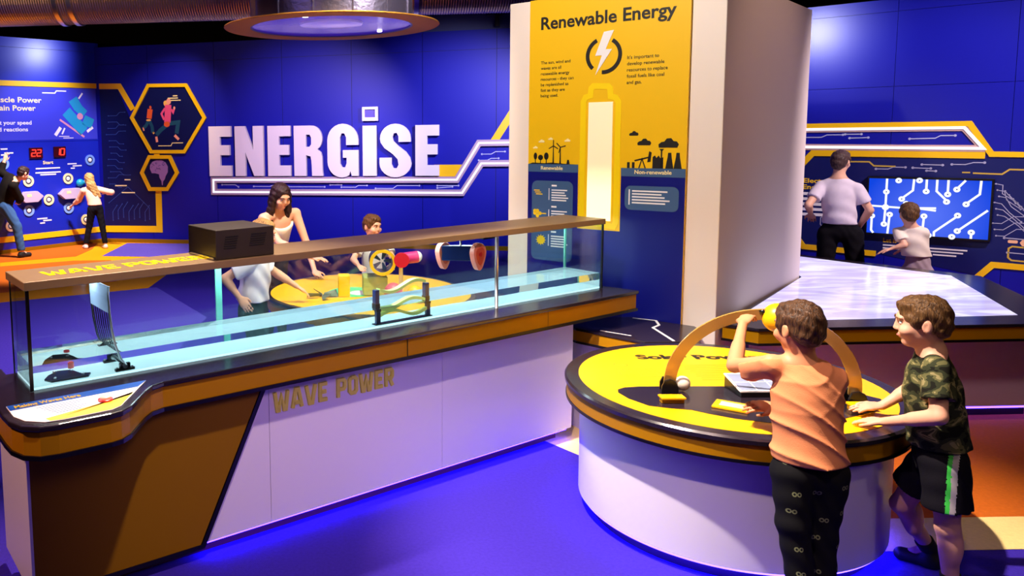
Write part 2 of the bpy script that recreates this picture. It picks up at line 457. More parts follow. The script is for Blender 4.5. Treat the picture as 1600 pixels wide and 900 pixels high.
# skirtings
structure('baseboard_back', MB().box(-1.70, 6.75, -0.015, 0, 0, 0.075), M['ochre'], BACK_LOC, BACK_A)
structure('baseboard_left', MB().box(-5.2, 0.0, -0.015, 0, 0, 0.07), M['ochre'], LEFT_LOC, LEFT_A)

# yellow bands running over the walls
t1 = MB()
t1.ribbon([(-5.2, 2.92), (0.075, 2.92)], 0.09, -0.012, 0)
structure('trim_1', t1, M['yellow'], LEFT_LOC, LEFT_A)
t2 = MB(); t2.ribbon([(-1.62, 2.91), (-1.21, 2.90), (-0.955, 2.47)], 0.10, -0.012, 0)
structure('trim_2', t2, M['yellow'], BACK_LOC, BACK_A)
t3 = MB(); t3.ribbon([(-0.50, 0.98), (-0.505, 0.265), (-1.62, 0.255)], 0.12, -0.012, 0)
structure('trim_3', t3, M['yellow'], BACK_LOC, BACK_A)
t4 = MB(); t4.ribbon([(-5.2, 0.24), (-0.02, 0.25)], 0.10, -0.012, 0)
structure('trim_4', t4, M['yellow'], LEFT_LOC, LEFT_A)
t5 = MB(); t5.prism([(4.55, 1.235), (4.90, 1.235), (5.02, 1.43), (4.55, 1.43)], -0.02, 0, 0, 'xzy')
t5.ribbon([(5.52, 1.80), (5.85, 2.33)], 0.12, -0.02, 0)
structure('trim_5', t5, M['yellow'], BACK_LOC, BACK_A)
t6 = MB()
t6.ribbon([(-0.9, 1.985), (0.872, 1.985), (1.045, 1.700), (2.6, 1.680)], 0.05, -0.014, 0)
t6.ribbon([(1.0, 1.688), (-0.40, 1.700), (-0.56, 1.50)], 0.06, -0.014, 0)
structure('trim_6', t6, M['yellow'], RIGHT_LOC, RIGHT_A)
t7 = MB()
t7.ribbon([(-0.60, 0.92), (-0.445, 0.70), (0.20, 0.685)], 0.055, -0.014, 0)
t7.ribbon([(0.98, 0.50), (1.11, 0.665), (2.6, 0.655)], 0.055, -0.014, 0)
structure('trim_7', t7, M['yellow'], RIGHT_LOC, RIGHT_A)

# ================================================================== WAVE TANK COUNTER
TK_LOC, TK_A = (-0.303, 3.631, 0.0), math.radians(32.6)
ct = thing('tank_counter', 'long angular display counter with white and ochre front carrying the glass wave tank', 'counter', TK_LOC, TK_A)
out = [(-1.117, 0.62), (-1.117, -0.03), (-1.112, -0.12), (-1.085, -0.20), (-1.03, -0.25), (-0.96, -0.265), (-0.76, -0.268),
       (-0.71, -0.258), (-0.66, -0.22), (-0.545, -0.075), (-0.50, -0.03), (-0.44, -0.008), (2.885, -0.008), (2.765, 0.515), (-0.985, 0.515), (-0.985, 0.62)]


def inset(poly, d):
    n = len(poly); res = []
    a = sum(poly[i - 1][0] * poly[i][1] - poly[i][0] * poly[i - 1][1] for i in range(n))
    sg = 1 if a > 0 else -1
    for i in range(n):
        p0, p1, p2 = Vector(poly[i - 1]), Vector(poly[i]), Vector(poly[(i + 1) % n])
        e1 = (p1 - p0).normalized(); e2 = (p2 - p1).normalized()
        n1 = Vector((-e1.y, e1.x)) * sg; n2 = Vector((-e2.y, e2.x)) * sg
        m = (n1 + n2); m = m / max(m.dot(n1), 0.4)
        res.append(tuple(p1 + m * d))
    return res


MB().prism(out, 0.906, 0.93).build('countertop', [M['top']], ct, bevel=0.006)
MB().prism(inset(out, 0.012), 0.812, 0.906).build('edge_band', M['gold'], ct)
MB().prism(inset(out, 0.004), 0.794, 0.812).build('lower_edge_trim', M['black'], ct)
ap = MB(); ap.box(0.93, 0.933, -0.0015, 0.01, 0.813, 0.905); ap.build('band_joint', M['black'], ct); ap = MB(); ap.box(2.02, 2.023, 0.0035, 0.01, 0.813, 0.905); ap.build('band_joint', M['black'], ct)
# carcass
MB().box(-0.99, 2.36, 0.13, 0.50, 0.07, 0.794).build('carcass', M['ochre'], ct)
PV = 0.10
MB().prism([(0.128, 0.790), (-0.218, 0.078), (0.139, 0.078), (0.139, 0.790)], PV, PV + 0.03, 0, 'xzy').build('front_panel', M['white_panel'], ct)
MB().box(0.142, 1.262, PV, PV + 0.03, 0.078, 0.790).build('front_panel', M['white_panel'], ct)
MB().box(1.265, 2.368, PV, PV + 0.03, 0.078, 0.790).build('front_panel', M['white_panel'], ct)
sc_ = MB(); sc_.prism([(-1.0, 0.072), (-1.0, 0.790), (0.10, 0.790), (-0.253, 0.072)], PV - 0.012, PV + 0.03, 0, 'xzy')
sc_.build('ochre_cladding', M['ochre'], ct)
dt = MB(); dt.ribbon([(0.119, 0.795), (-0.236, 0.070), (-1.0, 0.070)], 0.022, PV - 0.016, PV + 0.02); dt.build('diagonal_trim', M['black'], ct)
MB().box(-1.012, -1.0, PV - 0.012, 0.61, 0.072, 0.794).build('end_panel', M['white_panel'], ct)
MB().box(-0.96, 2.30, 0.17, 0.46, 0.0, 0.07).build('plinth', mat('plinth_red_brown', '#5a2030', 0.6), ct)
MB().box(-0.25, 2.34, 0.118, 0.140, 0.062, 0.070).build('kick_light', M['led_blue'], ct)
MB().box(-0.90, 2.20, 0.485, 0.498, 0.060, 0.069).build('kick_light', M['led_blue'], ct)
# raised lettering on the white front
sg = thing('counter_lettering', 'raised gold WAVE POWER letters on the white front of the tank counter', 'sign', TK_LOC, TK_A)
x = 0.165
for ch in 'WAVE POWER':
    if ch == ' ': x += 0.045; continue
    wd, st = BLK[ch]; k = 0.098
    b = MB()
    for s_ in st: b.ribbon([(x + p[0] * k * 0.94, 0.636 + p[1] * k) for p in s_], 0.0185, PV - 0.012, PV - 0.0005)
    b.build('letter', M['letter_gold'], sg); x += wd * k * 0.98 + 0.012
# instruction board on the bulge, with its red push button
ib = thing('instruction_board', 'sloping white and yellow instruction board with blue heading at the counter corner', 'sign', TK_LOC, TK_A)
bd = MB(); bd.prism([(-1.085, 0.045), (-1.085, -0.09), (-1.06, -0.165), (-1.0, -0.222), (-0.93, -0.235), (-0.745, -0.235), (-0.70, -0.21), (-0.50, 0.045)], 0.9302, 0.9345)
bd.build('board', M['white_print'], ib, bevel=0.002)
MB().prism([(-1.083, 0.043), (-1.083, -0.02), (-0.562, -0.02), (-0.502, 0.043)], 0.9346, 0.9355).build('heading_band', mat('band_blue', '#1258c0', 0.4), ib)
MB().prism([(-0.98, -0.223), (-0.99, -0.19), (-0.62, -0.105), (-0.60, -0.075), (-0.70, -0.208), (-0.745, -0.233), (-0.93, -0.233)], 0.9346, 0.9355).build('yellow_wave', M['yellow'], ib)
tx = MB(); text(tx, 'Making Waves Here', -1.06, -0.80, -0.008, 0.034, 0.936, 0.02, 0, 'xyz', 0.0006); tx.build('heading_text', M['yellow_text'], ib)
bt = MB()
for k in range(6): bt.box(-0.99 + 0.01 * k, -0.80 - 0.02 * (k % 3), -0.05 - 0.02 * k, -0.044 - 0.02 * k, 0.9346, 0.9352)
bt.build('small_text', M['slate'], ib)
pb = thing('push_button', 'round red push button on the instruction board', 'button', (-0.303 + 0.8425 * -0.733 + 0.5388 * 0.115, 3.631 + 0.5388 * -0.733 - 0.8425 * 0.115, 0.9357))
MB().lathe([(0.0, 0), (0.030, 0), (0.030, 0.006), (0.026, 0.008), (0, 0.008)], 28, caps=False).build('bezel', M['red'], pb, autosmooth=40)
MB().lathe([(0.0, 0.008), (0.022, 0.008), (0.022, 0.016), (0.016, 0.019), (0, 0.020)], 28, caps=False).build('cap', mat('button_cap', '#f2b0a4', 0.3, emit='#ff8070', estr=0.35), pb, autosmooth=40)

# ------------------------------------------------------------------ the glass tank
tk = thing('wave_tank', 'long open-sided glass wave tank under a bronze cover on the counter', 'tank', TK_LOC, TK_A)
U0, U1, V0, V1, ZB, ZT = -0.953, 2.755, 0.187, 0.500, 0.932, 1.362
g_ = 0.010
p1_ = MB().box(U0, U1, V0, V0 + g_, ZB, ZT).build('glass_pane', M['glass'], tk)
p2_ = MB().box(U0, U1, V1 - g_, V1, ZB, ZT).build('glass_pane', M['glass'], tk)
p3_ = MB().box(U0, U0 + g_, V0 + g_, V1 - g_, ZB, ZT).build('glass_pane', M['glass'], tk)
p4_ = MB().box(U1 - g_, U1, V0 + g_, V1 - g_, ZB, ZT).build('glass_pane', M['glass'], tk)
MB().box(U0 - 0.004, U0 + 0.010, V0 - 0.004, V0 + 0.006, ZB, ZT).build('corner_seal', M['black'], tk)
MB().box(U1 - 0.008, U1 + 0.004, V0 - 0.004, V0 + 0.006, ZB, ZT).build('corner_seal', M['black'], tk)
MB().box(U0 - 0.003, U0 + 0.003, V1 - 0.003, V1 + 0.003, ZB, ZT).build('corner_seal', M['black'], tk)
MB().box(U1 - 0.010, U1 + 0.002, V1 - 0.010, V1 + 0.002, ZB, ZT).build('glass_edge', M['glass_edge'], tk)
MB().box(U0 + g_, U1 - g_, V0 + g_, V1 - g_, ZB, 0.942).build('tank_floor', M['tank_floor'], tk)
MB().box(0.065, 0.098, V1 + 0.001, V1 + 0.012, ZB, ZT).build('glass_strut', M['glass_edge'], tk)
cv = MB().box(U0 - 0.012, U1 + 0.012, 0.175, 0.522, ZT + 0.002, 1.400).build('cover', M['brown_cover'], tk, bevel=0.003)
tx = MB(); x = -0.845
for ch in 'WAVE POWER':
    if ch == ' ': x += 0.03; continue
    wd, st = BLK[ch]; kx, ky = 0.110, 0.115
    for s_ in st: tx.ribbon([(x + p[0] * kx, 0.285 + p[1] * ky) for p in s_], 0.020, 1.4002, 1.4012, 0, False, 'xyz')
    x += wd * kx + 0.006
tx.build('cover_lettering', M['cover_yellow'], cv)
MB().box(U0 + 0.05, U1 - 0.05, 0.39, 0.465, ZT - 0.010, ZT + 0.001).build('light_strip', M['led_white'], tk)
st_ = MB(); st_.tube([(1.764, 0.178, 0.931), (1.764, 0.178, 1.362)], 0.011, 14); st_.build('support_post', M['metal'], tk, smooth=True)
MB().box(1.67, 1.775, 0.195, 0.30, 1.352, 1.361).build('post_bracket', M['dark_metal'], tk)

# water
def water_mat():
    m = bpy.data.materials.new('clear_water'); m.use_nodes = True
    nt = m.node_tree; nt.nodes.clear()
    g = nt.nodes.new('ShaderNodeBsdfRefraction'); g.inputs['IOR'].default_value = 1.33; g.inputs['Roughness'].default_value = 0.0
    g.inputs['Color'].default_value = (0.86, 0.97, 0.99, 1)
    gl = nt.nodes.new('ShaderNodeBsdfGlossy'); gl.inputs['Roughness'].default_value = 0.02
    f = nt.nodes.new('ShaderNodeFresnel'); f.inputs['IOR'].default_value = 1.33
    tc = nt.nodes.new('ShaderNodeTexCoord'); n = nt.nodes.new('ShaderNodeTexNoise'); n.inputs['Scale'].default_value = 7
    bp = nt.nodes.new('ShaderNodeBump'); bp.inputs['Strength'].default_value = 0.12; bp.inputs['Distance'].default_value = 0.02
    nt.links.new(tc.outputs['Object'], n.inputs['Vector']); nt.links.new(n.outputs['Fac'], bp.inputs['Height'])
    for k in (g, gl, f): nt.links.new(bp.outputs['Normal'], k.inputs['Normal'])
    x = nt.nodes.new('ShaderNodeMixShader'); o = nt.nodes.new('ShaderNodeOutputMaterial')
    nt.links.new(f.outputs[0], x.inputs[0]); nt.links.new(g.outputs[0], x.inputs[1]); nt.links.new(gl.outputs[0], x.inputs[2])
    nt.links.new(x.outputs[0], o.inputs[0])
    return m
M['water'] = water_mat()
wt = MB().box(U0 + g_ + 0.001, U1 - g_ - 0.001, V0 + g_ + 0.001, V1 - g_ - 0.001, 0.9424, 1.035)
wt.f = wt.f[1:]; wt.m = wt.m[1:]          # rests on the tank floor, so no lower face
wt = wt.build('water', M['water'], None, loc=TK_LOC, rotz=TK_A)
tag(wt, 'shallow clear water filling the bottom of the glass tank', 'water', kind='stuff')

# black vented box on the cover
ex = thing('equipment_box', 'black vented metal box standing on the tank cover', 'box', TK_LOC, TK_A)
eb = MB().box(-0.075, 0.243, 0.195, 0.515, 1.4015, 1.545).build('body', M['box_black'], ex, bevel=0.004)
for (a, b, zs) in ((-0.035, 0.045, 1.512), (0.105, 0.20, 1.516)):
    for k in range(6):
        MB().box(a + 0.006 * (5 - k) * 0.4, b - 0.003 * k, 0.193, 0.198, zs - 0.011 * k - 0.0045, zs - 0.011 * k).build('vent_slot', M['slot'], eb)
for c_ in ((-0.045, 0.18), (0.215, 0.18)):
    pass
fg = MB(); fg.box(-0.082, -0.075, 0.21, 0.50, 1.4015, 1.412); fg.build('foot_flange', M['metal'], ex)

# wave paddle: slotted curved flap on a hinge
pd = thing('wave_paddle', 'slotted curved metal paddle hinged near the left end of the tank', 'paddle', (TK_LOC[0], TK_LOC[1], -0.0155), TK_A)
prof = [(-0.600, 1.352), (-0.603, 1.30), (-0.600, 1.23), (-0.592, 1.15), (-0.579, 1.08), (-0.561, 1.02), (-0.535, 0.985)]
pm = MB()
def sweep(mb, pr, v0, v1, th):
    for (a, b) in zip(pr, pr[1:]):
        mb.add([(a[0], v0, a[1]), (b[0], v0, b[1]), (b[0], v1, b[1]), (a[0], v1, a[1]), (a[0] + th, v0, a[1]), (b[0] + th, v0, b[1]), (b[0] + th, v1, b[1]), (a[0] + th, v1, a[1])],
               [(0, 1, 2, 3), (7, 6, 5, 4), (0, 4, 5, 1), (1, 5, 6, 2), (2, 6, 7, 3), (3, 7, 4, 0)])
sweep(pm, prof[:3], 0.215, 0.475, 0.003); pm.build('flap_plate', mat('flap_pale_metal', '#a8b8dc', 0.4, 0.3), pd); pm = MB()
ns = 8; pitchv = 0.26 / ns
for k in range(ns + 1):
    v = 0.215 + k * pitchv - (0.004 if 0 < k < ns else (0 if k == 0 else 0.010))
    sweep(pm, prof[2:6], v, v + 0.012, 0.0025)
sweep(pm, prof[5:], 0.215, 0.475, 0.003)
pm.build('flap_bars', M['dark_metal'], pd)
for v in (0.210, 0.4755):
    r_ = MB(); r_.tube([(p[0] + 0.004, v, p[1]) for p in prof], 0.005, 8); r_.build('edge_rail', M['metal'], pd, smooth=True)
for v in (0.225, 0.455):
    bb = MB(); bb.box(-0.58, -0.49, v - 0.014, v + 0.014, 0.958, 0.970); bb.box(-0.56, -0.51, v - 0.012, v + 0.012, 0.970, 0.993); bk = bb.build('bearing_block', M['black'], pd, bevel=0.002)
    h = MB(); h.disc((-0.535, 0.982), 0.012, v - 0.017, v - 0.0125, 16); h.build('bearing_cap', M['metal'], bk)
    for du in (-0.037, 0.037):
        q = MB(); q.lathe([(0.006, 0.970), (0.006, 0.976), (0.002, 0.978)], 8, (-0.535 + du, v, 0)); q.build('bolt', M['metal'], bk)
ax = MB(); ax.tube([(-0.535, 0.22, 0.982), (-0.535, 0.46, 0.982)], 0.006, 10); ax.build('axle', M['metal'], pd, smooth=True)
# mechanism plate lying on the tank floor
mp = thing('drive_plate', 'small bolted grey plate lying on the tank floor left of the paddle', 'plate', (TK_LOC[0], TK_LOC[1], -0.0155), TK_A)
MB().prism([(-0.86, 0.23), (-0.70, 0.22), (-0.68, 0.27), (-0.72, 0.30), (-0.74, 0.40), (-0.80, 0.42), (-0.85, 0.36), (-0.88, 0.29)], 0.958, 0.967).build('plate', M['dark_metal'], mp, bevel=0.002)
for a, b in ((-0.84, 0.25), (-0.72, 0.25), (-0.82, 0.38), (-0.75, 0.36)):
    q = MB(); q.lathe([(0.008, 0.967), (0.008, 0.975), (0.003, 0.978)], 10, (a, b, 0)); q.build('bolt', M['metal'], mp)
q = MB(); q.lathe([(0.014, 0.967), (0.014, 0.993), (0.006, 0.998)], 14, (-0.735, 0.43, 0)); q.build('red_cap', M['red'], mp, smooth=False)

# frame with wavy strips
wf = thing('wave_strip_frame', 'clear framed stand holding three wavy yellow-green strips in the tank', 'model', (TK_LOC[0], TK_LOC[1], -0.0155), TK_A)
for u in (0.905, 1.262):
    s_ = MB(); s_.box(u - 0.014, u + 0.014, 0.225, 0.255, 0.958, 1.150); s_.build('post', M['navy_plastic'], wf, bevel=0.003)
    s_ = MB(); s_.box(u - 0.016, u + 0.016, 0.222, 0.258, 1.03, 1.075); s_.build('clamp', M['dark_metal'], wf, bevel=0.003)
MB().box(0.88, 1.285, 0.215, 0.27, 0.958, 0.963).build('foot_bar', M['dark_metal'], wf)
sl = mat('strip_yellow_green', '#d8f08c', 0.3, emit='#d8f08c', estr=0.15)
for (z, am, ph) in ((1.140, -0.022, 0.0), (1.045, -0.018, 0.5), (0.995, 0.022, 0.2)):
    s_ = MB(); n = 28; vs = []; fs = []
    for i in range(n + 1):
        t = i / n; u = 0.92 + 0.330 * t; zz = z + am * math.sin(2 * PI * t * 0.95 + ph) + 0.006 * t
        vs += [(u, 0.225, zz), (u, 0.258, zz), (u, 0.258, zz + 0.017), (u, 0.225, zz + 0.017)]
    for i in range(n):
        for k in range(4): fs.append((i * 4 + k, i * 4 + (k + 1) % 4, i * 4 + 4 + (k + 1) % 4, i * 4 + 4 + k))
    fs += [(3, 2, 1, 0), (4 * n, 4 * n + 1, 4 * n + 2, 4 * n + 3)]
    s_.add(vs, fs); s_.build('wavy_strip', sl, wf, autosmooth=40)

# float hanging from the cover
flt = thing('bobbing_float', 'salmon pink twin-lobed float hanging under the tank cover near the steel post', 'model', TK_LOC, TK_A)
def teardrop(cu, cz, sc):
    pts = []
    for i in range(36):
        t = 2 * PI * i / 36; r = 1.0
        x_ = 0.052 * math.cos(t) * (1 - 0.28 * max(0, -math.sin(t))); z_ = 0.060 * math.sin(t) if math.sin(t) > 0 else 0.105 * math.sin(t)
        pts.append((cu + x_ * sc, cz + z_ * sc))
    return pts
for (cu, v0, v1, lab) in ((1.535, 0.375, 0.415, None), (1.665, 0.215, 0.255, None)):
    lb = MB(); lb.prism(teardrop(cu, 1.268, 1.0), v0, v1, 0, 'xzy'); lo = lb.build('lobe', M['pink'], flt, bevel=0.004)
    lf = MB(); lf.prism(teardrop(cu, 1.266, 0.66), v0 - 0.003, v0, 0, 'xzy'); lf.build('lobe_face', M['pink_dark'], lo)
    lh = MB(); lh.disc((cu, 1.262), 0.013, v0 - 0.006, v0 - 0.003, 16); lh.build('hub', M['red'], lo)
fb = MB(); fb.add([(1.50, 0.374, 1.22), (1.56, 0.374, 1.22), (1.70, 0.256, 1.22), (1.63, 0.256, 1.22), (1.50, 0.374, 1.31), (1.56, 0.374, 1.31), (1.70, 0.256, 1.31), (1.63, 0.256, 1.31)],
                   [(0, 3, 2, 1), (4, 5, 6, 7), (0, 1, 5, 4), (1, 2, 6, 5), (2, 3, 7, 6), (3, 0, 4, 7)]); fb.build('body', M['navy_plastic'], flt, bevel=0.004)
fh = MB(); fh.tube([(1.60, 0.315, 1.305), (1.60, 0.315, 1.363)], 0.006, 10); fh.build('hanger', M['white_print'], flt, smooth=True)

# ================================================================== WIND EXHIBIT TABLE BEHIND THE TANK
wtab = thing('wind_table', 'round yellow-topped exhibit table standing behind the glass tank', 'table', (0.40, 6.35, 0))
WR = 0.80
MB().lathe([(0, 0.700), (WR - 0.035, 0.700), (WR - 0.035, 0.7235), (0, 0.7235)], 72, caps=False).build('tabletop', M['yellow_bright'], wtab, autosmooth=40)
MB().lathe([(WR - 0.034, 0.700), (WR, 0.700), (WR, 0.722), (WR - 0.034, 0.7225)], 72, caps=False).build('rim', M['black'], wtab, autosmooth=40)
MB().lathe([(WR - 0.25, 0.62), (WR - 0.01, 0.62), (WR - 0.01, 0.699), (WR - 0.25, 0.699)], 72, caps=False).build('edge_band', M['gold'], wtab, autosmooth=40)
MB().lathe([(0, 0.0), (0.70, 0.0), (0.70, 0.619), (0, 0.619)], 72, caps=False).build('base', M['white_panel'], wtab, autosmooth=40)
gr = MB(); gr.lathe([(0, 0.724), (0.20, 0.724), (0.20, 0.7255), (0, 0.7255)], 40, (-0.10, -0.05, 0), caps=False); gr.lathe([(0, 0.7257), (0.09, 0.7257), (0.09, 0.7265), (0, 0.7265)], 32, (-0.04, -0.10, 0), 1, caps=False)
gr.build('printed_swirl', [mat('print_mint', '#58d88a', 0.4), M['white_print']], wtab)
tx = MB(); text(tx, 'Wind', -0.22, -0.08, -0.58, 0.05, 0.7245, 0.02, 0, 'xyz', 0.0006); tx.build('table_lettering', M['black_print'], wtab)
# fan drum
fd = thing('fan_drum', 'navy and yellow ringed fan drum on the yellow table', 'fan', (0.50, 6.20, 0.727))
fb_ = MB(); fb_.box(-0.13, 0.06, -0.08, 0.10, 0, 0.15); fb_.build('base', mat('fan_base_green', '#9aa860', 0.5), fd, bevel=0.01)
dr = MB()
vs = []; fs = []; n = 32
for i in range(n):
    t = 2 * PI * i / n
    for (r, y) in ((0.095, -0.10), (0.095, 0.10), (0.082, 0.10), (0.082, -0.10)): vs.append((0.02 + r * math.cos(t), y, 0.265 + r * math.sin(t)))
for i in range(n):
    j = (i + 1) % n
    for k in range(4): fs.append((i * 4 + k, j * 4 + k, j * 4 + (k + 1) % 4, i * 4 + (k + 1) % 4))
dr.add(vs, fs); dr.build('drum', M['navy_plastic'], fd, autosmooth=50)
rg = MB(); rg.ring((0.02, 0.265), 0.078, 0.102, -0.115, -0.098, 32); rg.build('front_ring', M['yellow'], fd, autosmooth=40)
fb2 = MB()
for k in range(5):
    a = 2 * PI * k / 5
    fb2.prism([(0.02 + r * math.cos(a + d), 0.265 + r * math.sin(a + d)) for r, d in ((0.015, -0.3), (0.074, -0.25), (0.074, 0.25), (0.015, 0.5))], -0.03, -0.02, 0, 'xzy')
fb2.build('fan_blades', M['slate'], fd)
# small turbine with magenta nacelle
wtb = thing('model_turbine', 'small turbine model with magenta nacelle on a pale stem', 'model', (0.655, 6.05, 0.7245))
q = MB(); q.tube([(0, 0, 0), (0, 0, 0.29)], 0.016, 12); q.build('stem', M['cream_print'], wtb, smooth=True)
q = MB(); q.tube([(-0.01, 0, 0.30), (0.13, 0.03, 0.312)], 0.045, 20); q.build('nacelle', M['magenta'], wtb, autosmooth=40)
q = MB(); q.disc((0.0, 0.30), 0.058, -0.062, -0.045, 24); hb = q.build('hub', M['red'], wtb)
q = MB(); q.ball((0.125, 0.029, 0.312), 0.044, 18, 10); q.build('nacelle_cap', M['white_print'], wtb, smooth=True)
q = MB(); q.lathe([(0, 0), (0.07, 0), (0.06, 0.02), (0, 0.02)], 24, caps=False); q.build('foot', M['pink_dark'], wtb, autosmooth=40)
b1 = thing('play_ball', 'red ball lying on the yellow table left of the turbine stem', 'ball', (0.585, 5.93, 0.795), 0)
q = MB(); q.ball((0, 0, 0), 0.07, 24, 14); q.build('skin', mat('ball_red_brown', '#c4586a', 0.45), b1, smooth=True)
b2 = thing('play_ball', 'yellow ball lying on the yellow table right of the turbine stem', 'ball', (0.745, 5.93, 0.784), 0)
q = MB(); q.ball((0, 0, 0), 0.06, 24, 14); q.build('skin', M['yellow_bright'], b2, smooth=True)
bk_ = thing('foam_block', 'upright yellow block on the table left of the fan drum', 'block', (0.22, 6.15, 0.7245))
q = MB(); q.box(-0.045, 0.045, -0.05, 0.05, 0, 0.17); q.build('block', M['yellow'], bk_, bevel=0.008)
sp = thing('loose_fan_blades', 'dark loose fan blades lying on the yellow table', 'blades', (0.05, 6.10, 0.7245))
q = MB()
for k in range(4):
    a = PI / 2 * k + 0.3
    q.add([(0.02 * math.cos(a + d) if r < .05 else r * math.cos(a + d), 0.02 * math.sin(a + d) if r < .05 else r * math.sin(a + d), z) for r, d, z in ((0.02, -0.5, 0.01), (0.12, -0.3, 0.004), (0.13, 0.25, 0.045), (0.02, 0.5, 0.03), (0.02, -0.5, 0.016), (0.12, -0.3, 0.010), (0.13, 0.25, 0.051), (0.02, 0.5, 0.036))],
          [(0, 3, 2, 1), (4, 5, 6, 7), (0, 1, 5, 4), (1, 2, 6, 5), (2, 3, 7, 6), (3, 0, 4, 7)])
q.build('blades', mat('blade_grey_green', '#5f7060', 0.4), sp)

# ================================================================== RENEWABLE ENERGY PANEL ON THE PILLAR
pn = thing('information_panel', 'tall yellow and navy Renewable Energy information panel on the white pillar', 'sign', PAN_LOC, PAN_A)
MB().box(-1.127, 0.0, -0.004, 0.019, 0.0, 2.929, 0).build('backing', M['yellow'], pn)
mb = MB(); mb.box(-1.126, -0.735, -0.006, -0.004, 0.0, 1.742); mb.box(-0.425, -0.001, -0.006, -0.004, 0.0, 1.725); mb.box(-0.735, -0.425, -0.006, -0.004, 0.0, 1.285)
mb.build('navy_ground', M['navy'], pn)
for a_ in ((-1.126, -0.735, -0.0075, -0.006, 1.685, 1.742), (-0.425, -0.001, -0.0075, -0.006, 1.668, 1.725)): MB().box(*a_).build('title_band', M['slate'], pn)
def rrect(u0, u1, z0, z1, r, n=6):
    P = []
    for (cx, cz, a0) in ((u1 - r, z1 - r, 0), (u0 + r, z1 - r, PI / 2), (u0 + r, z0 + r, PI), (u1 - r, z0 + r, 1.5 * PI)):
        for i in range(n + 1): P.append((cx + r * math.cos(a0 + PI / 2 * i / n), cz + r * math.sin(a0 + PI / 2 * i / n)))
    return P
for a_ in ((-1.092, -0.77, 1.03, 1.620, 0.045), (-0.395, -0.038, 1.44, 1.605, 0.04)): MB().prism(rrect(*a_), -0.0075, -0.006, 0, 'xzy').build('text_box', M['slate'], pn)
# big battery: yellow outline and lit column
ol = MB(); ol.ribbon([(-0.683, 2.175), (-0.715, 2.20)], 0.001, -0.0041, -0.004)
ol = MB(); ol.ribbon([(-0.47, 1.315), (-0.69, 1.34), (-0.705, 1.37), (-0.705, 2.185), (-0.69, 2.215), (-0.655, 2.225), (-0.65, 2.275), (-0.635, 2.29), (-0.53, 2.285), (-0.515, 2.27), (-0.51, 2.215), (-0.475, 2.205), (-0.455, 2.175), (-0.455, 1.345)], 0.040, -0.0062, -0.004, 0, True)
ol.build('battery_outline', M['outline_yellow'], pn)
lm = MB(); lm.box(-0.665, -0.492, -0.009, -0.004, 1.352, 2.178); 
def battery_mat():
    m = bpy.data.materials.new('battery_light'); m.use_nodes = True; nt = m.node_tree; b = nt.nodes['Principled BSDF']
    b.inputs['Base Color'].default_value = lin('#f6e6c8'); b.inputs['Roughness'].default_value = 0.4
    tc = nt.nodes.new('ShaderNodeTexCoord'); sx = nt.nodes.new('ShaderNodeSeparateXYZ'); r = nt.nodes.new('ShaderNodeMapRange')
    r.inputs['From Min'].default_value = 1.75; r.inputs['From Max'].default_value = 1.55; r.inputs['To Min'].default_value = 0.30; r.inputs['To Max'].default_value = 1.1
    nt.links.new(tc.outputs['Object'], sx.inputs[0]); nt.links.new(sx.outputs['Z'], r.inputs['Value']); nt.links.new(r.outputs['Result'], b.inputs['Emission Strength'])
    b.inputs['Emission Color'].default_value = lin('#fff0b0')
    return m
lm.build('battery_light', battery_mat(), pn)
# charge symbol
cs = MB()
for a0, a1 in ((2.02, 3.98),):
    cs.ribbon([(-0.566 + 0.115 * math.cos(a), 2.497 + 0.115 * math.sin(a)) for a in [a0 + (a1 - a0) * i / 16 for i in range(17)]], 0.026, -0.0065, -0.004)
    if a0 > 0: cs.build('charge_ring', M['black_print'], pn); cs = MB()
cs = MB(); cs.ribbon([(-0.566 + 0.115 * math.cos(a), 2.497 + 0.115 * math.sin(a)) for a in [-0.62 + 1.64 * i / 16 for i in range(17)]], 0.026, -0.0065, -0.004)
cs.ribbon([(-0.566 + 0.115 * math.cos(a), 2.497 + 0.115 * math.sin(a)) for a in [4.62 + 1.05 * i / 10 for i in range(11)]], 0.026, -0.0065, -0.004)
cs.build('charge_ring', M['black_print'], pn)
bl = MB(); bl.prism([(-0.497, 2.662), (-0.567, 2.655), (-0.625, 2.497), (-0.578, 2.497), (-0.622, 2.365), (-0.508, 2.535), (-0.553, 2.537)], -0.0075, -0.004, 0, 'xzy'); bl.build('lightning_bolt', M['white_print'], pn)
tx = MB(); text(tx, 'Renewable Energy', -1.037, -0.088, 2.712, 0.090, -0.0045, 0.022); tx.build('heading_text', M['black_print'], pn)
tx = MB()
for i, s_ in enumerate(['The sun, wind and', 'waves are all', 'renewable energy', 'resources - they can', 'be replenished as', 'fast as they are', 'being used.']):
    text(tx, s_, -1.034, None, 2.466 - 0.0395 * i, 0.0215, -0.0045, 0.008)
tx.build('body_text', M['black_print'], pn); tx = MB()
for i, s_ in enumerate(["It's important to", 'develop renewable', 'resources to replace', 'fossil fuels like coal', 'and gas.']):
    text(tx, s_, -0.402, None, 2.458 - 0.0415 * i, 0.0225, -0.0045, 0.008)
tx.build('body_text', M['black_print'], pn)
tx = MB(); text(tx, 'Renewable', -1.022, -0.851, 1.701, 0.027, -0.0078, 0.02); tx.build('title_text', M['cream_print'], pn); tx = MB(); text(tx, 'Non-renewable', -0.332, -0.088, 1.686, 0.027, -0.0078, 0.02); tx.build('title_text', M['cream_print'], pn)
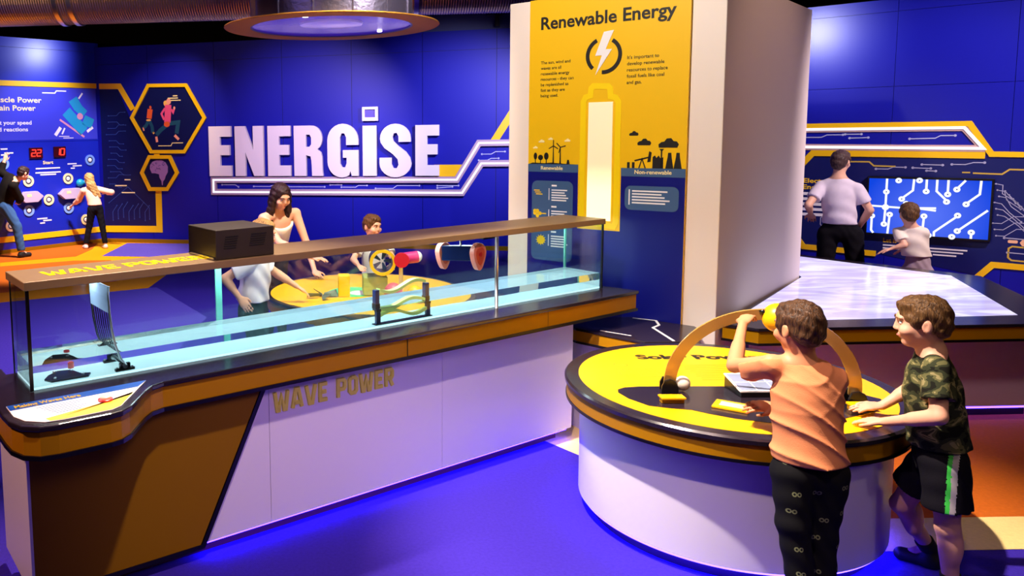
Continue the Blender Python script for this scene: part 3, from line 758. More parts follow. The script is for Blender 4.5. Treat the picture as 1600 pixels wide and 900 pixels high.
# small lines of copy
sm = MB()
def copylines(mb, u0, u1, z, n, dz, h, y=-0.0082):
    for i in range(n): mb.box(u0, u0 + (u1 - u0) * (0.78 + 0.22 * math.sin(i * 2.3 + 1) ** 2), y, y + 0.0006, z - dz * i - h, z - dz * i)
copylines(sm, -0.345, -0.095, 1.575, 5, 0.020, 0.010); sm.box(-0.368, -0.360, -0.0082, -0.0076, 1.475, 1.580); sm.build('small_text', M['white_print'], pn)
for zt in (1.585, 1.430, 1.245):
    sm = MB(); sm.box(-0.957, -0.952, -0.0082, -0.0076, zt - 0.105, zt - 0.02); sm.box(-0.935, -0.895, -0.0082, -0.0076, zt - 0.005, zt + 0.007); copylines(sm, -0.935, -0.805, zt - 0.027, 5, 0.0185, 0.009); sm.build('small_text', M['white_print'], pn)
ic = MB()
for k in range(3): ic.box(-1.075 + 0.008 * k, -1.03 + 0.012 * k, -0.0082, -0.0076, 1.545 - 0.014 * k, 1.552 - 0.014 * k)
for k in range(5): ic.disc((-1.065 + 0.02 * (k % 3), 1.395 - 0.018 * (k // 2)), 0.014, -0.0082, -0.0076, 10)
ic.box(-1.05, -0.975, -0.0082, -0.0076, 1.374, 1.381)
ic.build('energy_icon', M['yellow_text'], pn); ic = MB()
ic.disc((-1.015, 1.18), 0.030, -0.0082, -0.0076, 20)
for k in range(12):
    a = PI / 6 * k; ic.prism([(-1.015 + 0.043 * math.cos(a), 1.18 + 0.043 * math.sin(a)), (-1.015 + 0.028 * math.cos(a + 0.22), 1.18 + 0.028 * math.sin(a + 0.22)), (-1.015 + 0.028 * math.cos(a - 0.22), 1.18 + 0.028 * math.sin(a - 0.22))], -0.0082, -0.0076, 0, 'xzy')
ic.build('energy_icon', M['yellow_text'], pn)
# skylines printed above the titles
sk = MB(); Y0, Y1 = -0.0055, -0.004
for (u, z, rx, rz) in ((-1.069, 1.80, 0.014, 0.026), (-1.028, 1.79, 0.020, 0.020), (-0.982, 1.80, 0.018, 0.027)):
    sk.prism([(u + rx * math.cos(2 * PI * i / 14), z + rz * math.sin(2 * PI * i / 14)) for i in range(14)], Y0, Y1, 0, 'xzy'); sk.box(u - 0.003, u + 0.003, Y0, Y1, 1.742, z)
sk.prism([(-1.12, 1.742), (-1.09, 1.752), (-1.0, 1.748), (-0.94, 1.753), (-0.80, 1.744), (-0.74, 1.742)], Y0, Y1, 0, 'xzy')
for (u, zt, ph) in ((-0.927, 1.875, 1.57), (-0.873, 1.865, 0.25)):
    sk.prism([(u - 0.006, 1.742), (u + 0.006, 1.742), (u + 0.0025, zt), (u - 0.0025, zt)], Y0, Y1, 0, 'xzy')
    for k in range(3):
        a = ph + 2 * PI * k / 3; sk.ribbon([(u, zt), (u + 0.042 * math.cos(a), zt + 0.042 * math.sin(a))], 0.007, Y0, Y1)
sk.prism([(-0.825, 1.745), (-0.800, 1.745), (-0.806, 1.775), (-0.818, 1.775)], Y0, Y1, 0, 'xzy')
sk.build('printed_skyline', M['black_print'], pn); sk = MB()
for u in (-0.385, -0.352): sk.box(u, u + 0.018, Y0, Y1, 1.725, 1.765)
sk.ribbon([(-0.335, 1.775), (-0.235, 1.80)], 0.010, Y0, Y1); sk.ribbon([(-0.305, 1.725), (-0.285, 1.788), (-0.262, 1.725)], 0.008, Y0, Y1); sk.prism([(-0.250, 1.765), (-0.228, 1.77), (-0.222, 1.832), (-0.238, 1.84)], Y0, Y1, 0, 'xzy')
sk.prism([(-0.215, 1.725), (-0.215, 1.80), (-0.20, 1.812), (-0.19, 1.795), (-0.175, 1.812), (-0.165, 1.795), (-0.145, 1.80), (-0.145, 1.725)], Y0, Y1, 0, 'xzy'); sk.box(-0.162, -0.153, Y0, Y1, 1.725, 1.845); sk.prism([(-0.172, 1.855), (-0.142, 1.855), (-0.157, 1.835)], Y0, Y1, 0, 'xzy')
for u in (-0.105, -0.052): sk.prism([(u - 0.026, 1.725), (u - 0.013, 1.80), (u - 0.010, 1.83), (u + 0.010, 1.83), (u + 0.013, 1.80), (u + 0.026, 1.725)], Y0, Y1, 0, 'xzy')
def cloud(mb, u, z, s, y0=Y0, y1=Y1):
    mb.prism([(u + s * p, z + s * q) for p, q in ((-1, -.35), (-1.05, 0), (-.75, .25), (-.45, .3), (-.2, .62), (.25, .66), (.5, .35), (.85, .3), (1.05, 0), (.9, -.35))], y0, y1, 0, 'xzy')
for (u, z, s) in ((-0.344, 1.955, 0.030), (-0.273, 1.895, 0.044), (-0.114, 1.885, 0.062)): cloud(sk, u, z, s)
sk.build('printed_skyline', M['black_print'], pn)
ck = MB()
for (u, z, s) in ((-1.07, 1.862, 0.018), (-1.022, 1.908, 0.022), (-0.95, 1.925, 0.018), (-0.82, 1.913, 0.022)): cloud(ck, u, z, s)
ck.build('printed_clouds', M['cream_print'], pn)

# ================================================================== LOW BLACK SHELF
sh = thing('low_shelf', 'low black shelf with a white zigzag line below the blue panel', 'shelf', (2.10, 4.98, 0))
shp = [(1.696 - 2.10, 5.11 - 4.98), (2.0 - 2.10, 4.75 - 4.98), (2.30 - 2.10, 4.745 - 4.98), (2.462 - 2.10, 5.0 - 4.98), (2.475 - 2.10, 5.115 - 4.98), (2.17 - 2.10, 5.405 - 4.98), (1.60 - 2.10, 5.40 - 4.98)]
MB().prism(shp, 0.685, 0.70).build('slab', M['top'], sh, bevel=0.003)
MB().prism(inset(shp, 0.008), 0.615, 0.685).build('edge_band', M['gold'], sh)
MB().prism(inset(shp, 0.004), 0.600, 0.615).build('lower_edge_trim', M['black'], sh)
MB().prism(inset(shp, 0.06), 0.0, 0.600).build('base', M['white_panel'], sh)
zg = MB(); zg.ribbon([(2.17 - 2.10, 5.37 - 4.98), (2.293 - 2.10, 5.285 - 4.98), (2.261 - 2.10, 5.16 - 4.98), (2.192 - 2.10, 5.095 - 4.98), (2.179 - 2.10, 4.76 - 4.98)], 0.016, 0.7002, 0.7012, 0, False, 'xyz')
zg.ribbon([(1.83 - 2.10, 5.04 - 4.98), (1.975 - 2.10, 4.90 - 4.98)], 0.010, 0.7002, 0.7010, 0, False, 'xyz'); zg.build('zigzag_line', M['white_print'], sh)

# ================================================================== SOLAR TABLE
TX, TY = 2.0825, 3.9513
st = thing('solar_table', 'large round yellow Solar Power table with black rim and white drum base', 'table', (TX, TY, 0))
R0 = 0.785
MB().lathe([(0.60, 0.672), (R0, 0.672), (R0 + 0.001, 0.690), (R0 - 0.008, 0.699), (R0 - 0.070, 0.699), (R0 - 0.070, 0.690), (0.60, 0.690)], 128, caps=False).build('rim', M['top'], st, autosmooth=35)
MB().lathe([(0, 0.690), (R0 - 0.071, 0.690), (R0 - 0.071, 0.7005), (0, 0.7005)], 128, caps=False).build('tabletop', M['yellow_bright'], st, autosmooth=35)
MB().lathe([(0.55, 0.600), (R0 - 0.010, 0.600), (R0 - 0.010, 0.672), (0.55, 0.672)], 128, caps=False).build('edge_band', M['gold'], st, autosmooth=35)
MB().lathe([(0.55, 0.585), (R0 - 0.006, 0.585), (R0 - 0.006, 0.600), (0.55, 0.600)], 128, caps=False).build('lower_edge_trim', M['black'], st, autosmooth=35)
MB().lathe([(0.60, 0.075), (0.705, 0.075), (0.705, 0.585), (0.60, 0.585)], 128, caps=False).build('base', M['white_panel'], st, autosmooth=35)
MB().lathe([(0.50, 0.0), (0.650, 0.0), (0.650, 0.075), (0.50, 0.075)], 96, caps=False).build('plinth', mat('plinth_dark', '#3a2040', 0.6), st, autosmooth=35)
MB().lathe([(0.672, 0.062), (0.695, 0.062), (0.695, 0.072), (0.672, 0.072)], 96, caps=False).build('kick_light', M['led_table'], st)
bp = [(-0.60, -0.13), (-0.585, -0.085), (-0.54, -0.055), (-0.46, -0.045), (-0.30, -0.050), (0.10, -0.070), (0.40, -0.10), (0.53, -0.19), (0.585, -0.28), (0.57, -0.37), (0.44, -0.45), (0.25, -0.53), (0.05, -0.575), (-0.10, -0.565), (-0.22, -0.51), (-0.31, -0.44), (-0.36, -0.39), (-0.45, -0.362), (-0.53, -0.325), (-0.585, -0.22)]
MB().prism(bp, 0.7008, 0.7022).build('black_inlay', M['top'], st)
tx = MB()
vs, fs = text_geo('Solar Power', 0.5, 0.045)
x0 = min(v.x for v in vs); x1 = max(v.x for v in vs)
ca, sa = math.cos(-0.06), math.sin(-0.06)
o_ = []
for v in vs:
    a = (v.x - x0) / (x1 - x0) * 0.68 - 0.27; b = 0.44 + v.y * 0.115
    o_.append((a * ca - (b - 0.44) * sa, 0.44 + (a + 0.27) * sa + (b - 0.44) * ca, 0.7008 + v.z * 0.001))
tx.add(o_, fs); tx.build('table_lettering', M['black_print'], st)
tp = MB()
random.seed(4)
for k in range(9):
    tp.box(-0.10 + 0.012 * (k % 2), 0.50 - 0.08 * (k % 3), 0.30 - 0.032 * k, 0.306 - 0.032 * k, 0.7007, 0.7012)
for k in range(7):
    tp.ribbon([(-0.46 + 0.03 * k, 0.27), (-0.475 + 0.036 * k, 0.14)], 0.004, 0.7007, 0.7012, 0, False, 'xyz')
tp.ribbon([(-0.50, 0.12), (-0.22, 0.11)], 0.005, 0.7007, 0.7012, 0, False, 'xyz')
tp.ribbon([(-0.41 + 0.035 * math.cos(a), 0.335 + 0.035 * math.sin(a)) for a in [2 * PI * i / 16 for i in range(17)]], 0.006, 0.7007, 0.7012, 0, False, 'xyz')
for k in range(3): tp.box(-0.50, -0.24, 0.04 - 0.03 * k, 0.045 - 0.03 * k, 0.7007, 0.7012)
tp.build('printed_diagram', mat('print_brown_line', '#a88a10', 0.5), st)

# sun arch over the table
MX, MY = TX + 0.035, TY - 0.237
aa = math.atan2(-0.223, 0.779)
ar = thing('sun_arch', 'clear bent strip arch carrying a yellow sun ball over the Solar Power table', 'model', (MX, MY, 0.7024), aa)
tilt = -0.20
def arch_pt(t, r): return (r * math.cos(t), r * 0.97 * math.sin(t) * math.sin(tilt), 0.045 + r * 0.97 * math.sin(t) * math.cos(tilt))
mb = MB(); n = 40; vs = []; fs = []
for i in range(n + 1):
    t = PI - PI * i / n
    for (r, dy) in ((0.370, -0.005), (0.370, 0.005), (0.425, 0.005), (0.425, -0.005)):
        p = arch_pt(t, r); vs.append((p[0], p[1] + dy * math.cos(tilt), p[2] - dy * math.sin(tilt)))
for i in range(n):
    for k in range(4): fs.append((i * 4 + k, i * 4 + (k + 1) % 4, i * 4 + 4 + (k + 1) % 4, i * 4 + 4 + k))
fs += [(0, 1, 2, 3), (4 * n + 3, 4 * n + 2, 4 * n + 1, 4 * n)]
mb.add(vs, fs)
am = mat('arch_amber_acrylic', '#dcae5c', 0.22, spec=0.7); am.node_tree.nodes['Principled BSDF'].inputs['Transmission Weight'].default_value = 0.5
mb.build('arch_strip', am, ar, autosmooth=50)
q = MB(); c = arch_pt(PI / 2 - 0.04, 0.412); q.ball((c[0] + 0.03, c[1] + 0.005, c[2] - 0.028), 0.068, 32, 20); sb = q.build('sun_ball', mat('sun_yellow', '#f6b80c', 0.35), ar, smooth=True)
q = MB(); q.tube([(c[0] - 0.05, c[1], c[2] - 0.005), (c[0] - 0.03, c[1], c[2] + 0.002)], 0.012, 12); q.build('ball_collar', M['dark_metal'], ar, smooth=True)
for sx_ in (-1, 1):
    for dy in (-0.036, 0.036):
        q = MB(); q.prism([(sx_ * 0.40 - 0.038, 0), (sx_ * 0.40 + 0.038, 0), (sx_ * 0.40 + 0.038, 0.035), (sx_ * 0.40 + 0.026, 0.062), (sx_ * 0.40, 0.072), (sx_ * 0.40 - 0.026, 0.062), (sx_ * 0.40 - 0.038, 0.035)], dy - 0.008, dy + 0.008, 0, 'xzy')
        q.build('pivot_bracket', M['black'], ar, bevel=0.002)
    q = MB(); q.tube([(sx_ * 0.40, -0.028, 0.040), (sx_ * 0.40, 0.028, 0.040)], 0.020, 16); q.build('pivot_pin', M['metal'], ar, autosmooth=40)
q = MB(); q.ball((-0.335, 0.02, 0.040), 0.036, 20, 12); q.build('grip_knob', mat('knob_frosted', '#d8cfc0', 0.35), ar, smooth=True)
for (px, py, lab) in ((TX - 0.405, TY - 0.285, 'small yellow label block in front of the left arch pivot'), (TX + 0.395, TY - 0.425, 'small yellow label block in front of the right arch pivot')):
    yb = thing('label_block', lab, 'label', (px, py, 0.7024), -0.05, 'yellow label blocks on the solar table')
    q = MB(); q.box(-0.052, 0.052, -0.018, 0.018, 0, 0.022); q.build('block', M['gold'], yb, bevel=0.002)
    q = MB(); q.box(-0.056, 0.056, -0.028, 0.028, 0.022, 0.030); q.build('label_face', M['yellow_bright'], yb, bevel=0.001)
yc = thing('question_card', 'flat yellow question card lying before the solar panel', 'card', (TX - 0.163, TY - 0.366, 0.7024), -0.86 + 0.2)
q = MB(); q.box(-0.075, 0.075, -0.058, 0.058, 0, 0.010); q.build('card', M['yellow_bright'], yc, bevel=0.002)
q = MB(); q.box(-0.05, 0.05, -0.03, 0.035, 0.0102, 0.0108); q.build('card_print', M['cream_print'], yc)
# tilted solar panel
sp_ = thing('solar_module', 'small tilted solar panel of grey cells on a dark wedge stand', 'solar panel', (TX + 0.075, TY - 0.16, 0.7024), -0.02)
q = MB(); q.prism([(-0.080, 0.0), (0.085, 0.0), (0.085, 0.062), (-0.080, 0.026)], -0.125, 0.195, 0, 'yzx'); q.build('wedge_stand', M['black'], sp_, bevel=0.002)
def slope(y): return 0.026 + (y + 0.080) / 0.165 * 0.036
fr = MB()
def slab(mb, x0, x1, y0, y1, h0, h1):
    mb.add([(x0, y0, slope(y0) + h0), (x1, y0, slope(y0) + h0), (x1, y1, slope(y1) + h0), (x0, y1, slope(y1) + h0), (x0, y0, slope(y0) + h1), (x1, y0, slope(y0) + h1), (x1, y1, slope(y1) + h1), (x0, y1, slope(y1) + h1)],
           [(0, 3, 2, 1), (4, 5, 6, 7), (0, 1, 5, 4), (1, 2, 6, 5), (2, 3, 7, 6), (3, 0, 4, 7)])
slab(fr, -0.130, 0.200, -0.082, 0.087, 0.001, 0.008); fr.build('frame', M['white_print'], sp_)
for i in range(4):
    for j in range(2):
        q = MB(); slab(q, -0.122 + 0.080 * i, -0.122 + 0.080 * i + 0.073, -0.074 + 0.078 * j, -0.074 + 0.078 * j + 0.071, 0.008, 0.0092); q.build('cell', M['cell'], sp_)

# ================================================================== ENERGISE SIGN
en = thing('wall_sign', 'large white raised ENERGISE letters on the dark blue back wall', 'sign', BACK_LOC, BACK_A)
def arc(cx, cy, rx, ry, a0, a1, n=8):
    return [(cx + rx * math.cos(math.radians(a0 + (a1 - a0) * i / n)), cy + ry * math.sin(math.radians(a0 + (a1 - a0) * i / n))) for i in range(n + 1)]
E_ = [[(0, 0), (0, 1), (1, 1), (1, .79), (.50, .79), (.50, .62), (.93, .62), (.93, .42), (.50, .42), (.50, .21), (1, .21), (1, 0)]]
N_ = [[(0, 0), (0, 1), (.36, 1), (.64, .52), (.64, 1), (1, 1), (1, 0), (.66, 0), (.36, .48), (.36, 0)]]
R_ = [[(0, 0), (0, 1), (.55, 1)] + arc(.62, .74, .36, .26, 80, -40, 8) + [(.80, .53), (.93, .47), (.97, .38), (.98, .10), (1.0, 0), (.62, 0), (.60, .30), (.57, .39), (.42, .41), (.42, 0)],
      [(.42, .82), (.42, .58), (.54, .58), (.60, .63), (.60, .76), (.55, .82)]]
G_ = [arc(.5, .70, .5, .33, 0, 180, 12) + arc(.46, .28, .46, .31, 180, 300, 9) + [(.74, .10), (.78, 0), (1, 0), (1, .51), (.50, .51), (.50, .36), (.62, .36), (.62, .25), (.57, .17), (.47, .17), (.41, .24), (.41, .76), (.46, .84), (.55, .84), (.61, .76), (.61, .61), (1, .61)]]
I_ = [[(0, 0), (0, 1), (1, 1), (1, 0)]]
S_ = [[(.98, .67), (.60, .67), (.60, .78), (.54, .85), (.45, .84), (.41, .77), (.44, .69), (.58, .60), (.84, .47), (.96, .36), (1, .24)] + arc(.5, .25, .5, .28, 0, -180, 12) + [(0, .36), (.38, .36), (.38, .23), (.44, .15), (.54, .15), (.60, .22), (.57, .33), (.42, .43), (.16, .55), (.04, .66)] + arc(.5, .74, .48, .29, 180, 0, 12)]
for (g, u0, u1, zt) in ((E_, 0.553, 0.972, 2.135), (N_, 1.046, 1.575, 2.13), (E_, 1.654, 2.071, 2.125), (R_, 2.134, 2.650, 2.12), (G_, 2.731, 3.273, 2.115), (I_, 3.349, 3.585, 2.10), (S_, 3.636, 4.177, 2.10), (E_, 4.244, 4.639, 2.095)):
    vs, fs = curve_mesh(g, 0.07)
    mb = MB(); mb.add([(u0 + v.x * (u1 - u0), -0.06 - v.z, 1.250 + v.y * (zt - 1.250)) for v in vs], fs)
    mb.build('letter', M['letter'], en)
vs, fs = curve_mesh([[(3.343, 2.180), (3.343, 2.415), (3.612, 2.415), (3.612, 2.180)], [(3.385, 2.238), (3.385, 2.372), (3.565, 2.372), (3.565, 2.238)]], 0.06)
mb = MB(); mb.add([(v.x, -0.06 - v.z, v.y) for v in vs], fs); dot = mb.build('letter_dot', M['letter'], en)
MB().box(3.38, 3.57, -0.05, -0.025, 2.233, 2.377).build('dot_inset', mat('dot_violet', '#4a3cc0', 0.4), dot)

# neon edged channel under the letters
ns = thing('neon_channel', 'white neon edged angular channel running under the ENERGISE letters', 'light', BACK_LOC, BACK_A)
path = [(5.95, 1.785), (5.285, 1.785), (4.925, 1.180), (0.605, 1.180), (0.605, 0.963), (5.015, 0.963), (5.325, 1.450), (5.95, 1.450)]
mb = MB(); mb.ribbon(path, 0.105, -0.055, -0.001); mb.build('channel_frame', mat('channel_white', '#b09ab0', 0.5), ns)
mb = MB(); mb.ribbon(path, 0.030, -0.064, -0.055); mb.build('neon_tube', M['neon'], ns)
mb = MB()
def trace(mb, pts, y, h=0.012, ends=True):
    mb.ribbon(pts, h, y, y + 0.002)
    if ends:
        for p in (pts[0], pts[-1]): mb.disc(p, h * 1.3, y, y + 0.002, 10)
for pts in ([(0.75, 1.09), (1.0, 1.09), (1.06, 1.05)], [(1.35, 1.06), (1.65, 1.06), (1.70, 1.08), (1.85, 1.08)], [(2.0, 1.055), (2.65, 1.055)], [(2.75, 1.09), (2.95, 1.09)], [(2.95, 1.05), (3.2, 1.05), (3.25, 1.08), (3.4, 1.08)], [(3.55, 1.03), (3.85, 1.03), (3.92, 1.08), (4.3, 1.08)], [(4.6, 1.08), (4.95, 1.08)], [(4.6, 1.04), (4.85, 1.06)], [(5.33, 1.60), (5.48, 1.60), (5.55, 1.64), (5.7, 1.64)], [(5.28, 1.50), (5.42, 1.50), (5.48, 1.53), (5.6, 1.53)]):
    trace(mb, pts, -0.003)
mb.build('circuit_lines', M['pale_line'], ns)

# hexagon boards
def hexa(pts): return pts
hx1 = thing('hexagon_board', 'large yellow framed hexagon board with two printed runners', 'sign', BACK_LOC, BACK_A)
H1 = [(-0.62, 2.895), (0.118, 2.880), (0.455, 2.292), (0.048, 1.690), (-0.612, 1.695), (-0.972, 2.32)]
mb = MB(); mb.prism(H1, -0.010, -0.001, 0, 'xzy'); mb.build('backing', M['wall_navy'], hx1)
mb = MB(); mb.ribbon(H1, 0.062, -0.04, -0.001, 0, True); mb.build('frame', M['yellow'], hx1)
rn = MB()
def el(mb, u, z, rx, rz, a=0, mi=0, y=-0.012):
    ca, sa = math.cos(a), math.sin(a)
    mb.prism([(u + rx * math.cos(t) * ca - rz * math.sin(t) * sa, z + rx * math.cos(t) * sa + rz * math.sin(t) * ca) for t in [2 * PI * i / 16 for i in range(16)]], y, y + 0.0015, mi, 'xzy')
def limb(mb, pts, w, mi=0, y=-0.0118): mb.ribbon(pts, w, y, y + 0.0015, mi)
# front runner (pink top, teal legs), rear runner (orange top)
el(rn, -0.235, 2.60, 0.045, 0.055, 0, 3); el(rn, -0.285, 2.56, 0.05, 0.06, 0.5, 4, -0.0115)
limb(rn, [(-0.245, 2.54), (-0.26, 2.36), (-0.275, 2.22)], 0.125, 0)
limb(rn, [(-0.31, 2.48), (-0.385, 2.38), (-0.335, 2.27)], 0.04, 0); limb(rn, [(-0.19, 2.46), (-0.155, 2.40), (-0.13, 2.47)], 0.035, 0); el(rn, -0.128, 2.48, 0.02, 0.028, 0, 3)
el(rn, -0.285, 2.19, 0.06, 0.05, 0, 1)
limb(rn, [(-0.28, 2.18), (-0.42, 2.08), (-0.50, 2.00)], 0.075, 2); limb(rn, [(-0.26, 2.20), (-0.06, 2.22), (-0.10, 2.02)], 0.075, 2)
limb(rn, [(-0.505, 1.97), (-0.49, 1.87)], 0.045, 3); limb(rn, [(-0.14, 1.99), (-0.06, 1.91)], 0.05, 3)
RM = [mat('print_pink', '#e8508c', 0.5), mat('print_orange', '#e05a28', 0.5), mat('print_teal', '#0c4a6c', 0.5), mat('print_skin', '#f0a090', 0.5), mat('print_blond', '#f0b860', 0.5)]
rn.build('printed_runner', RM, hx1); rn = MB()
el(rn, -0.60, 2.50, 0.022, 0.032, 0, 1); limb(rn, [(-0.605, 2.47), (-0.635, 2.30)], 0.10, 1); el(rn, -0.645, 2.27, 0.05, 0.018, 0, 4)
limb(rn, [(-0.76, 2.14), (-0.745, 2.08)], 0.03, 3); limb(rn, [(-0.57, 2.03), (-0.54, 2.05)], 0.04, 4)
limb(rn, [(-0.65, 2.26), (-0.70, 2.17), (-0.755, 2.13)], 0.06, 2); limb(rn, [(-0.63, 2.26), (-0.58, 2.15), (-0.57, 2.04)], 0.06, 2)
rn.build('printed_runner', RM, hx1)
mb = MB()
for (a, b, z) in ((-0.25, -0.05, 2.66), (-0.15, -0.06, 2.70), (-0.20, 0.0, 2.62)): mb.box(a, b, -0.0118, -0.0105, z - 0.012, z + 0.006)
limb(mb, [(-0.47, 1.80), (-0.22, 1.80), (-0.19, 1.85), (0.02, 1.85)], 0.014); mb.build('printed_lines', M['cream_print'], hx1)
hx2 = thing('hexagon_board', 'small yellow framed hexagon board with a printed brain', 'sign', BACK_LOC, BACK_A)
H2 = [(-0.650, 1.600), (-0.245, 1.597), (-0.110, 1.307), (-0.313, 1.010), (-0.668, 1.009), (-0.812, 1.308)]
mb = MB(); mb.prism(H2, -0.010, -0.001, 0, 'xzy'); mb.build('backing', M['wall_navy'], hx2)
mb = MB(); mb.ribbon(H2, 0.066, -0.04, -0.001, 0, True); mb.build('frame', M['yellow'], hx2)
MB().box(-0.555, -0.450, -0.03, -0.002, 1.625, 1.6575).build('link_tab', M['yellow'], hx2)
mb = MB(); mb.prism([(-0.655, 1.38), (-0.65, 1.45), (-0.60, 1.51), (-0.52, 1.54), (-0.42, 1.545), (-0.34, 1.50), (-0.295, 1.42), (-0.30, 1.32), (-0.345, 1.25), (-0.365, 1.19), (-0.40, 1.15), (-0.41, 1.08), (-0.425, 1.08), (-0.435, 1.16), (-0.47, 1.22), (-0.475, 1.28), (-0.55, 1.30), (-0.62, 1.30)], -0.0118, -0.0102, 0, 'xzy')
random.seed(2)
for k in range(16):
    a = random.uniform(-0.61, -0.36); z = random.uniform(1.33, 1.50); d = random.uniform(0, 3)
    mb.ribbon([(a + 0.022 * math.cos(t + d), z + 0.018 * math.sin(t + d)) for t in (0, 0.8, 1.6, 2.4, 3.2)], 0.007, -0.0126, -0.0118, 1)
mb.build('printed_brain', [mat('print_mauve', '#9a72c0', 0.5), mat('print_mauve_dark', '#54388c', 0.5)], hx2)

# navy circuit print between game wall and hexagons
cp = thing('circuit_print', 'dark navy printed panel of fine circuit lines left of the hexagons', 'wall print', BACK_LOC, BACK_A)
mb = MB(); mb.prism([(-1.62, 0.30), (-0.56, 0.31), (-0.56, 0.97), (-0.70, 0.985), (-0.855, 1.31), (-0.68, 1.62), (-0.66, 1.68), (-1.02, 2.31), (-1.25, 2.85), (-1.62, 2.85)], -0.004, -0.0005, 0, 'xzy'); mb.build('print_ground', M['wall_navy'], cp)
mb = MB(); random.seed(7)
for k in range(12):
    z = 1.10 + 0.115 * k; u = -1.52 + random.uniform(0, 0.1); L_ = random.uniform(0.2, 0.42); s_ = random.choice((-1, 1)) * 0.06
    trace(mb, [(u, z), (u + L_ * 0.5, z), (u + L_ * 0.5 + 0.06, z + s_), (min(u + L_, -0.93), z + s_)], -0.006, 0.008)
for k in range(7):
    u = -1.45 + 0.11 * k; z0 = 0.42 + 0.03 * (k % 3); trace(mb, [(u, z0), (u, z0 + 0.16), (u + 0.09, z0 + 0.28)], -0.006, 0.008)
trace(mb, [(-1.52, 0.75), (-1.12, 1.05), (-0.70, 0.66), (-0.70, 0.45)], -0.006, 0.008)
mb.build('circuit_lines', M['dim_line'], cp)
mb = MB()
for (a, b, z) in ((-1.18, -1.06, 1.17), (-1.38, -1.14, 1.06), (-1.25, -0.98, 0.93)): mb.box(a, b, -0.0062, -0.0045, z, z + 0.022)
mb.build('pale_dashes', M['cream_print'], cp)

# ================================================================== REACTION GAME WALL
gh = thing('game_heading', 'Muscle Power Brain Power heading board with a blue hammer print on the game wall', 'sign', LEFT_LOC, LEFT_A)
MB().box(-3.6, -0.012, -0.004, -0.0005, 1.945, 2.865).build('board', mat('heading_board_violet', '#3a40d0', 0.4), gh)
tx = MB(); text(tx, 'Muscle Power', -2.02, -1.078, 2.595, 0.092, -0.0045, 0.02); tx.build('heading_text', M['cream_print'], gh); tx = MB(); text(tx, 'Brain Power', -1.985, -1.195, 2.455, 0.092, -0.0045, 0.02); tx.build('heading_text', M['cream_print'], gh)
tx = MB(); text(tx, 'Test your speed', -2.02, -1.285, 2.215, 0.068, -0.0045, 0.018); tx.build('body_text', M['white_print'], gh); tx = MB(); text(tx, 'and reactions', -1.99, -1.355, 2.100, 0.068, -0.0045, 0.018); tx.build('body_text', M['white_print'], gh)
mb = MB()
def bar(mb, a, b, w, mi): mb.ribbon([a, b], w, -0.006, -0.004, mi)
bar(mb, (-0.62, 2.45), (-0.28, 2.08), 0.20, 0); bar(mb, (-0.42, 2.55), (-0.25, 2.40), 0.16, 0); bar(mb, (-0.28, 2.30), (-0.10, 2.22), 0.18, 0)
mb.prism([(-0.56, 2.62), (-0.40, 2.72), (-0.30, 2.55), (-0.45, 2.46)], -0.0065, -0.0045, 0, 'xzy')
bar(mb, (-0.75, 2.30), (-0.28, 1.985), 0.035, 1); bar(mb, (-0.10, 2.16), (-0.22, 2.08), 0.05, 2); bar(mb, (-0.85, 2.02), (-0.74, 2.16), 0.06, 2); bar(mb, (-0.72, 2.04), (-0.66, 2.15), 0.03, 2); bar(mb, (-0.36, 2.68), (-0.28, 2.78), 0.03, 2)
mb.disc((-0.35, 2.36), 0.06, -0.008, -0.006, 18, 1)
for (a, b, z) in ((-0.78, -0.58, 1.995), (-0.70, -0.50, 1.965)): mb.box(a, b, -0.006, -0.004, z, z + 0.012, 2)
mb.ribbon([(-1.06, 2.77), (-0.82, 2.77), (-0.79, 2.81), (-0.60, 2.81)], 0.02, -0.006, -0.004, 2)
mb.build('hammer_print', [mat('print_cyan', '#1898c8', 0.5), mat('print_salmon', '#d890b0', 0.5), M['white_print']], gh)
# score displays
SEG = {'0': 'abcdef', '1': 'bc', '2': 'abged'}
for (u0, u1, z0, z1, digits, lab) in ((-1.36, -1.115, 1.622, 1.812, '22', 'red digital display reading 22, nearer the jacketed man'), (-0.905, -0.672, 1.630, 1.820, '10', 'red digital display reading 10, nearer the long-haired girl')):
    dd = thing('score_display', lab, 'display', LEFT_LOC, LEFT_A)
    MB().box(u0, u1, -0.03, -0.001, z0, z1).build('casing', mat('display_dark_red', '#3a0610', 0.25), dd, bevel=0.004)
    for i, ch in enumerate(digits):
        b = MB(); cx = u0 + (u1 - u0) * (0.30 + 0.40 * i); cz = (z0 + z1) / 2; w_, h_ = 0.036, 0.055
        L_ = {'a': ((-w_, h_), (w_, h_)), 'g': ((-w_, 0), (w_, 0)), 'd': ((-w_, -h_), (w_, -h_)), 'f': ((-w_, 0), (-w_, h_)), 'b': ((w_, 0), (w_, h_)), 'e': ((-w_, -h_), (-w_, 0)), 'c': ((w_, -h_), (w_, 0))}
        for sgm in SEG[ch]:
            (a, b0), (c_, d_) = L_[sgm]; b.ribbon([(cx + a + b0 * 0.12, cz + b0), (cx + c_ + d_ * 0.12, cz + d_)], 0.018, -0.033, -0.0305)
        b.build('digit', M['ledr'], dd)
gi = thing('game_instructions', 'small white instruction lines under a yellow Start heading on the game wall', 'sign', LEFT_LOC, LEFT_A)
tx = MB(); text(tx, 'Start', -1.11, -0.915, 1.515, 0.058, -0.003, 0.02); tx.build('heading_text', M['cream_print'], gi)
mb = MB()
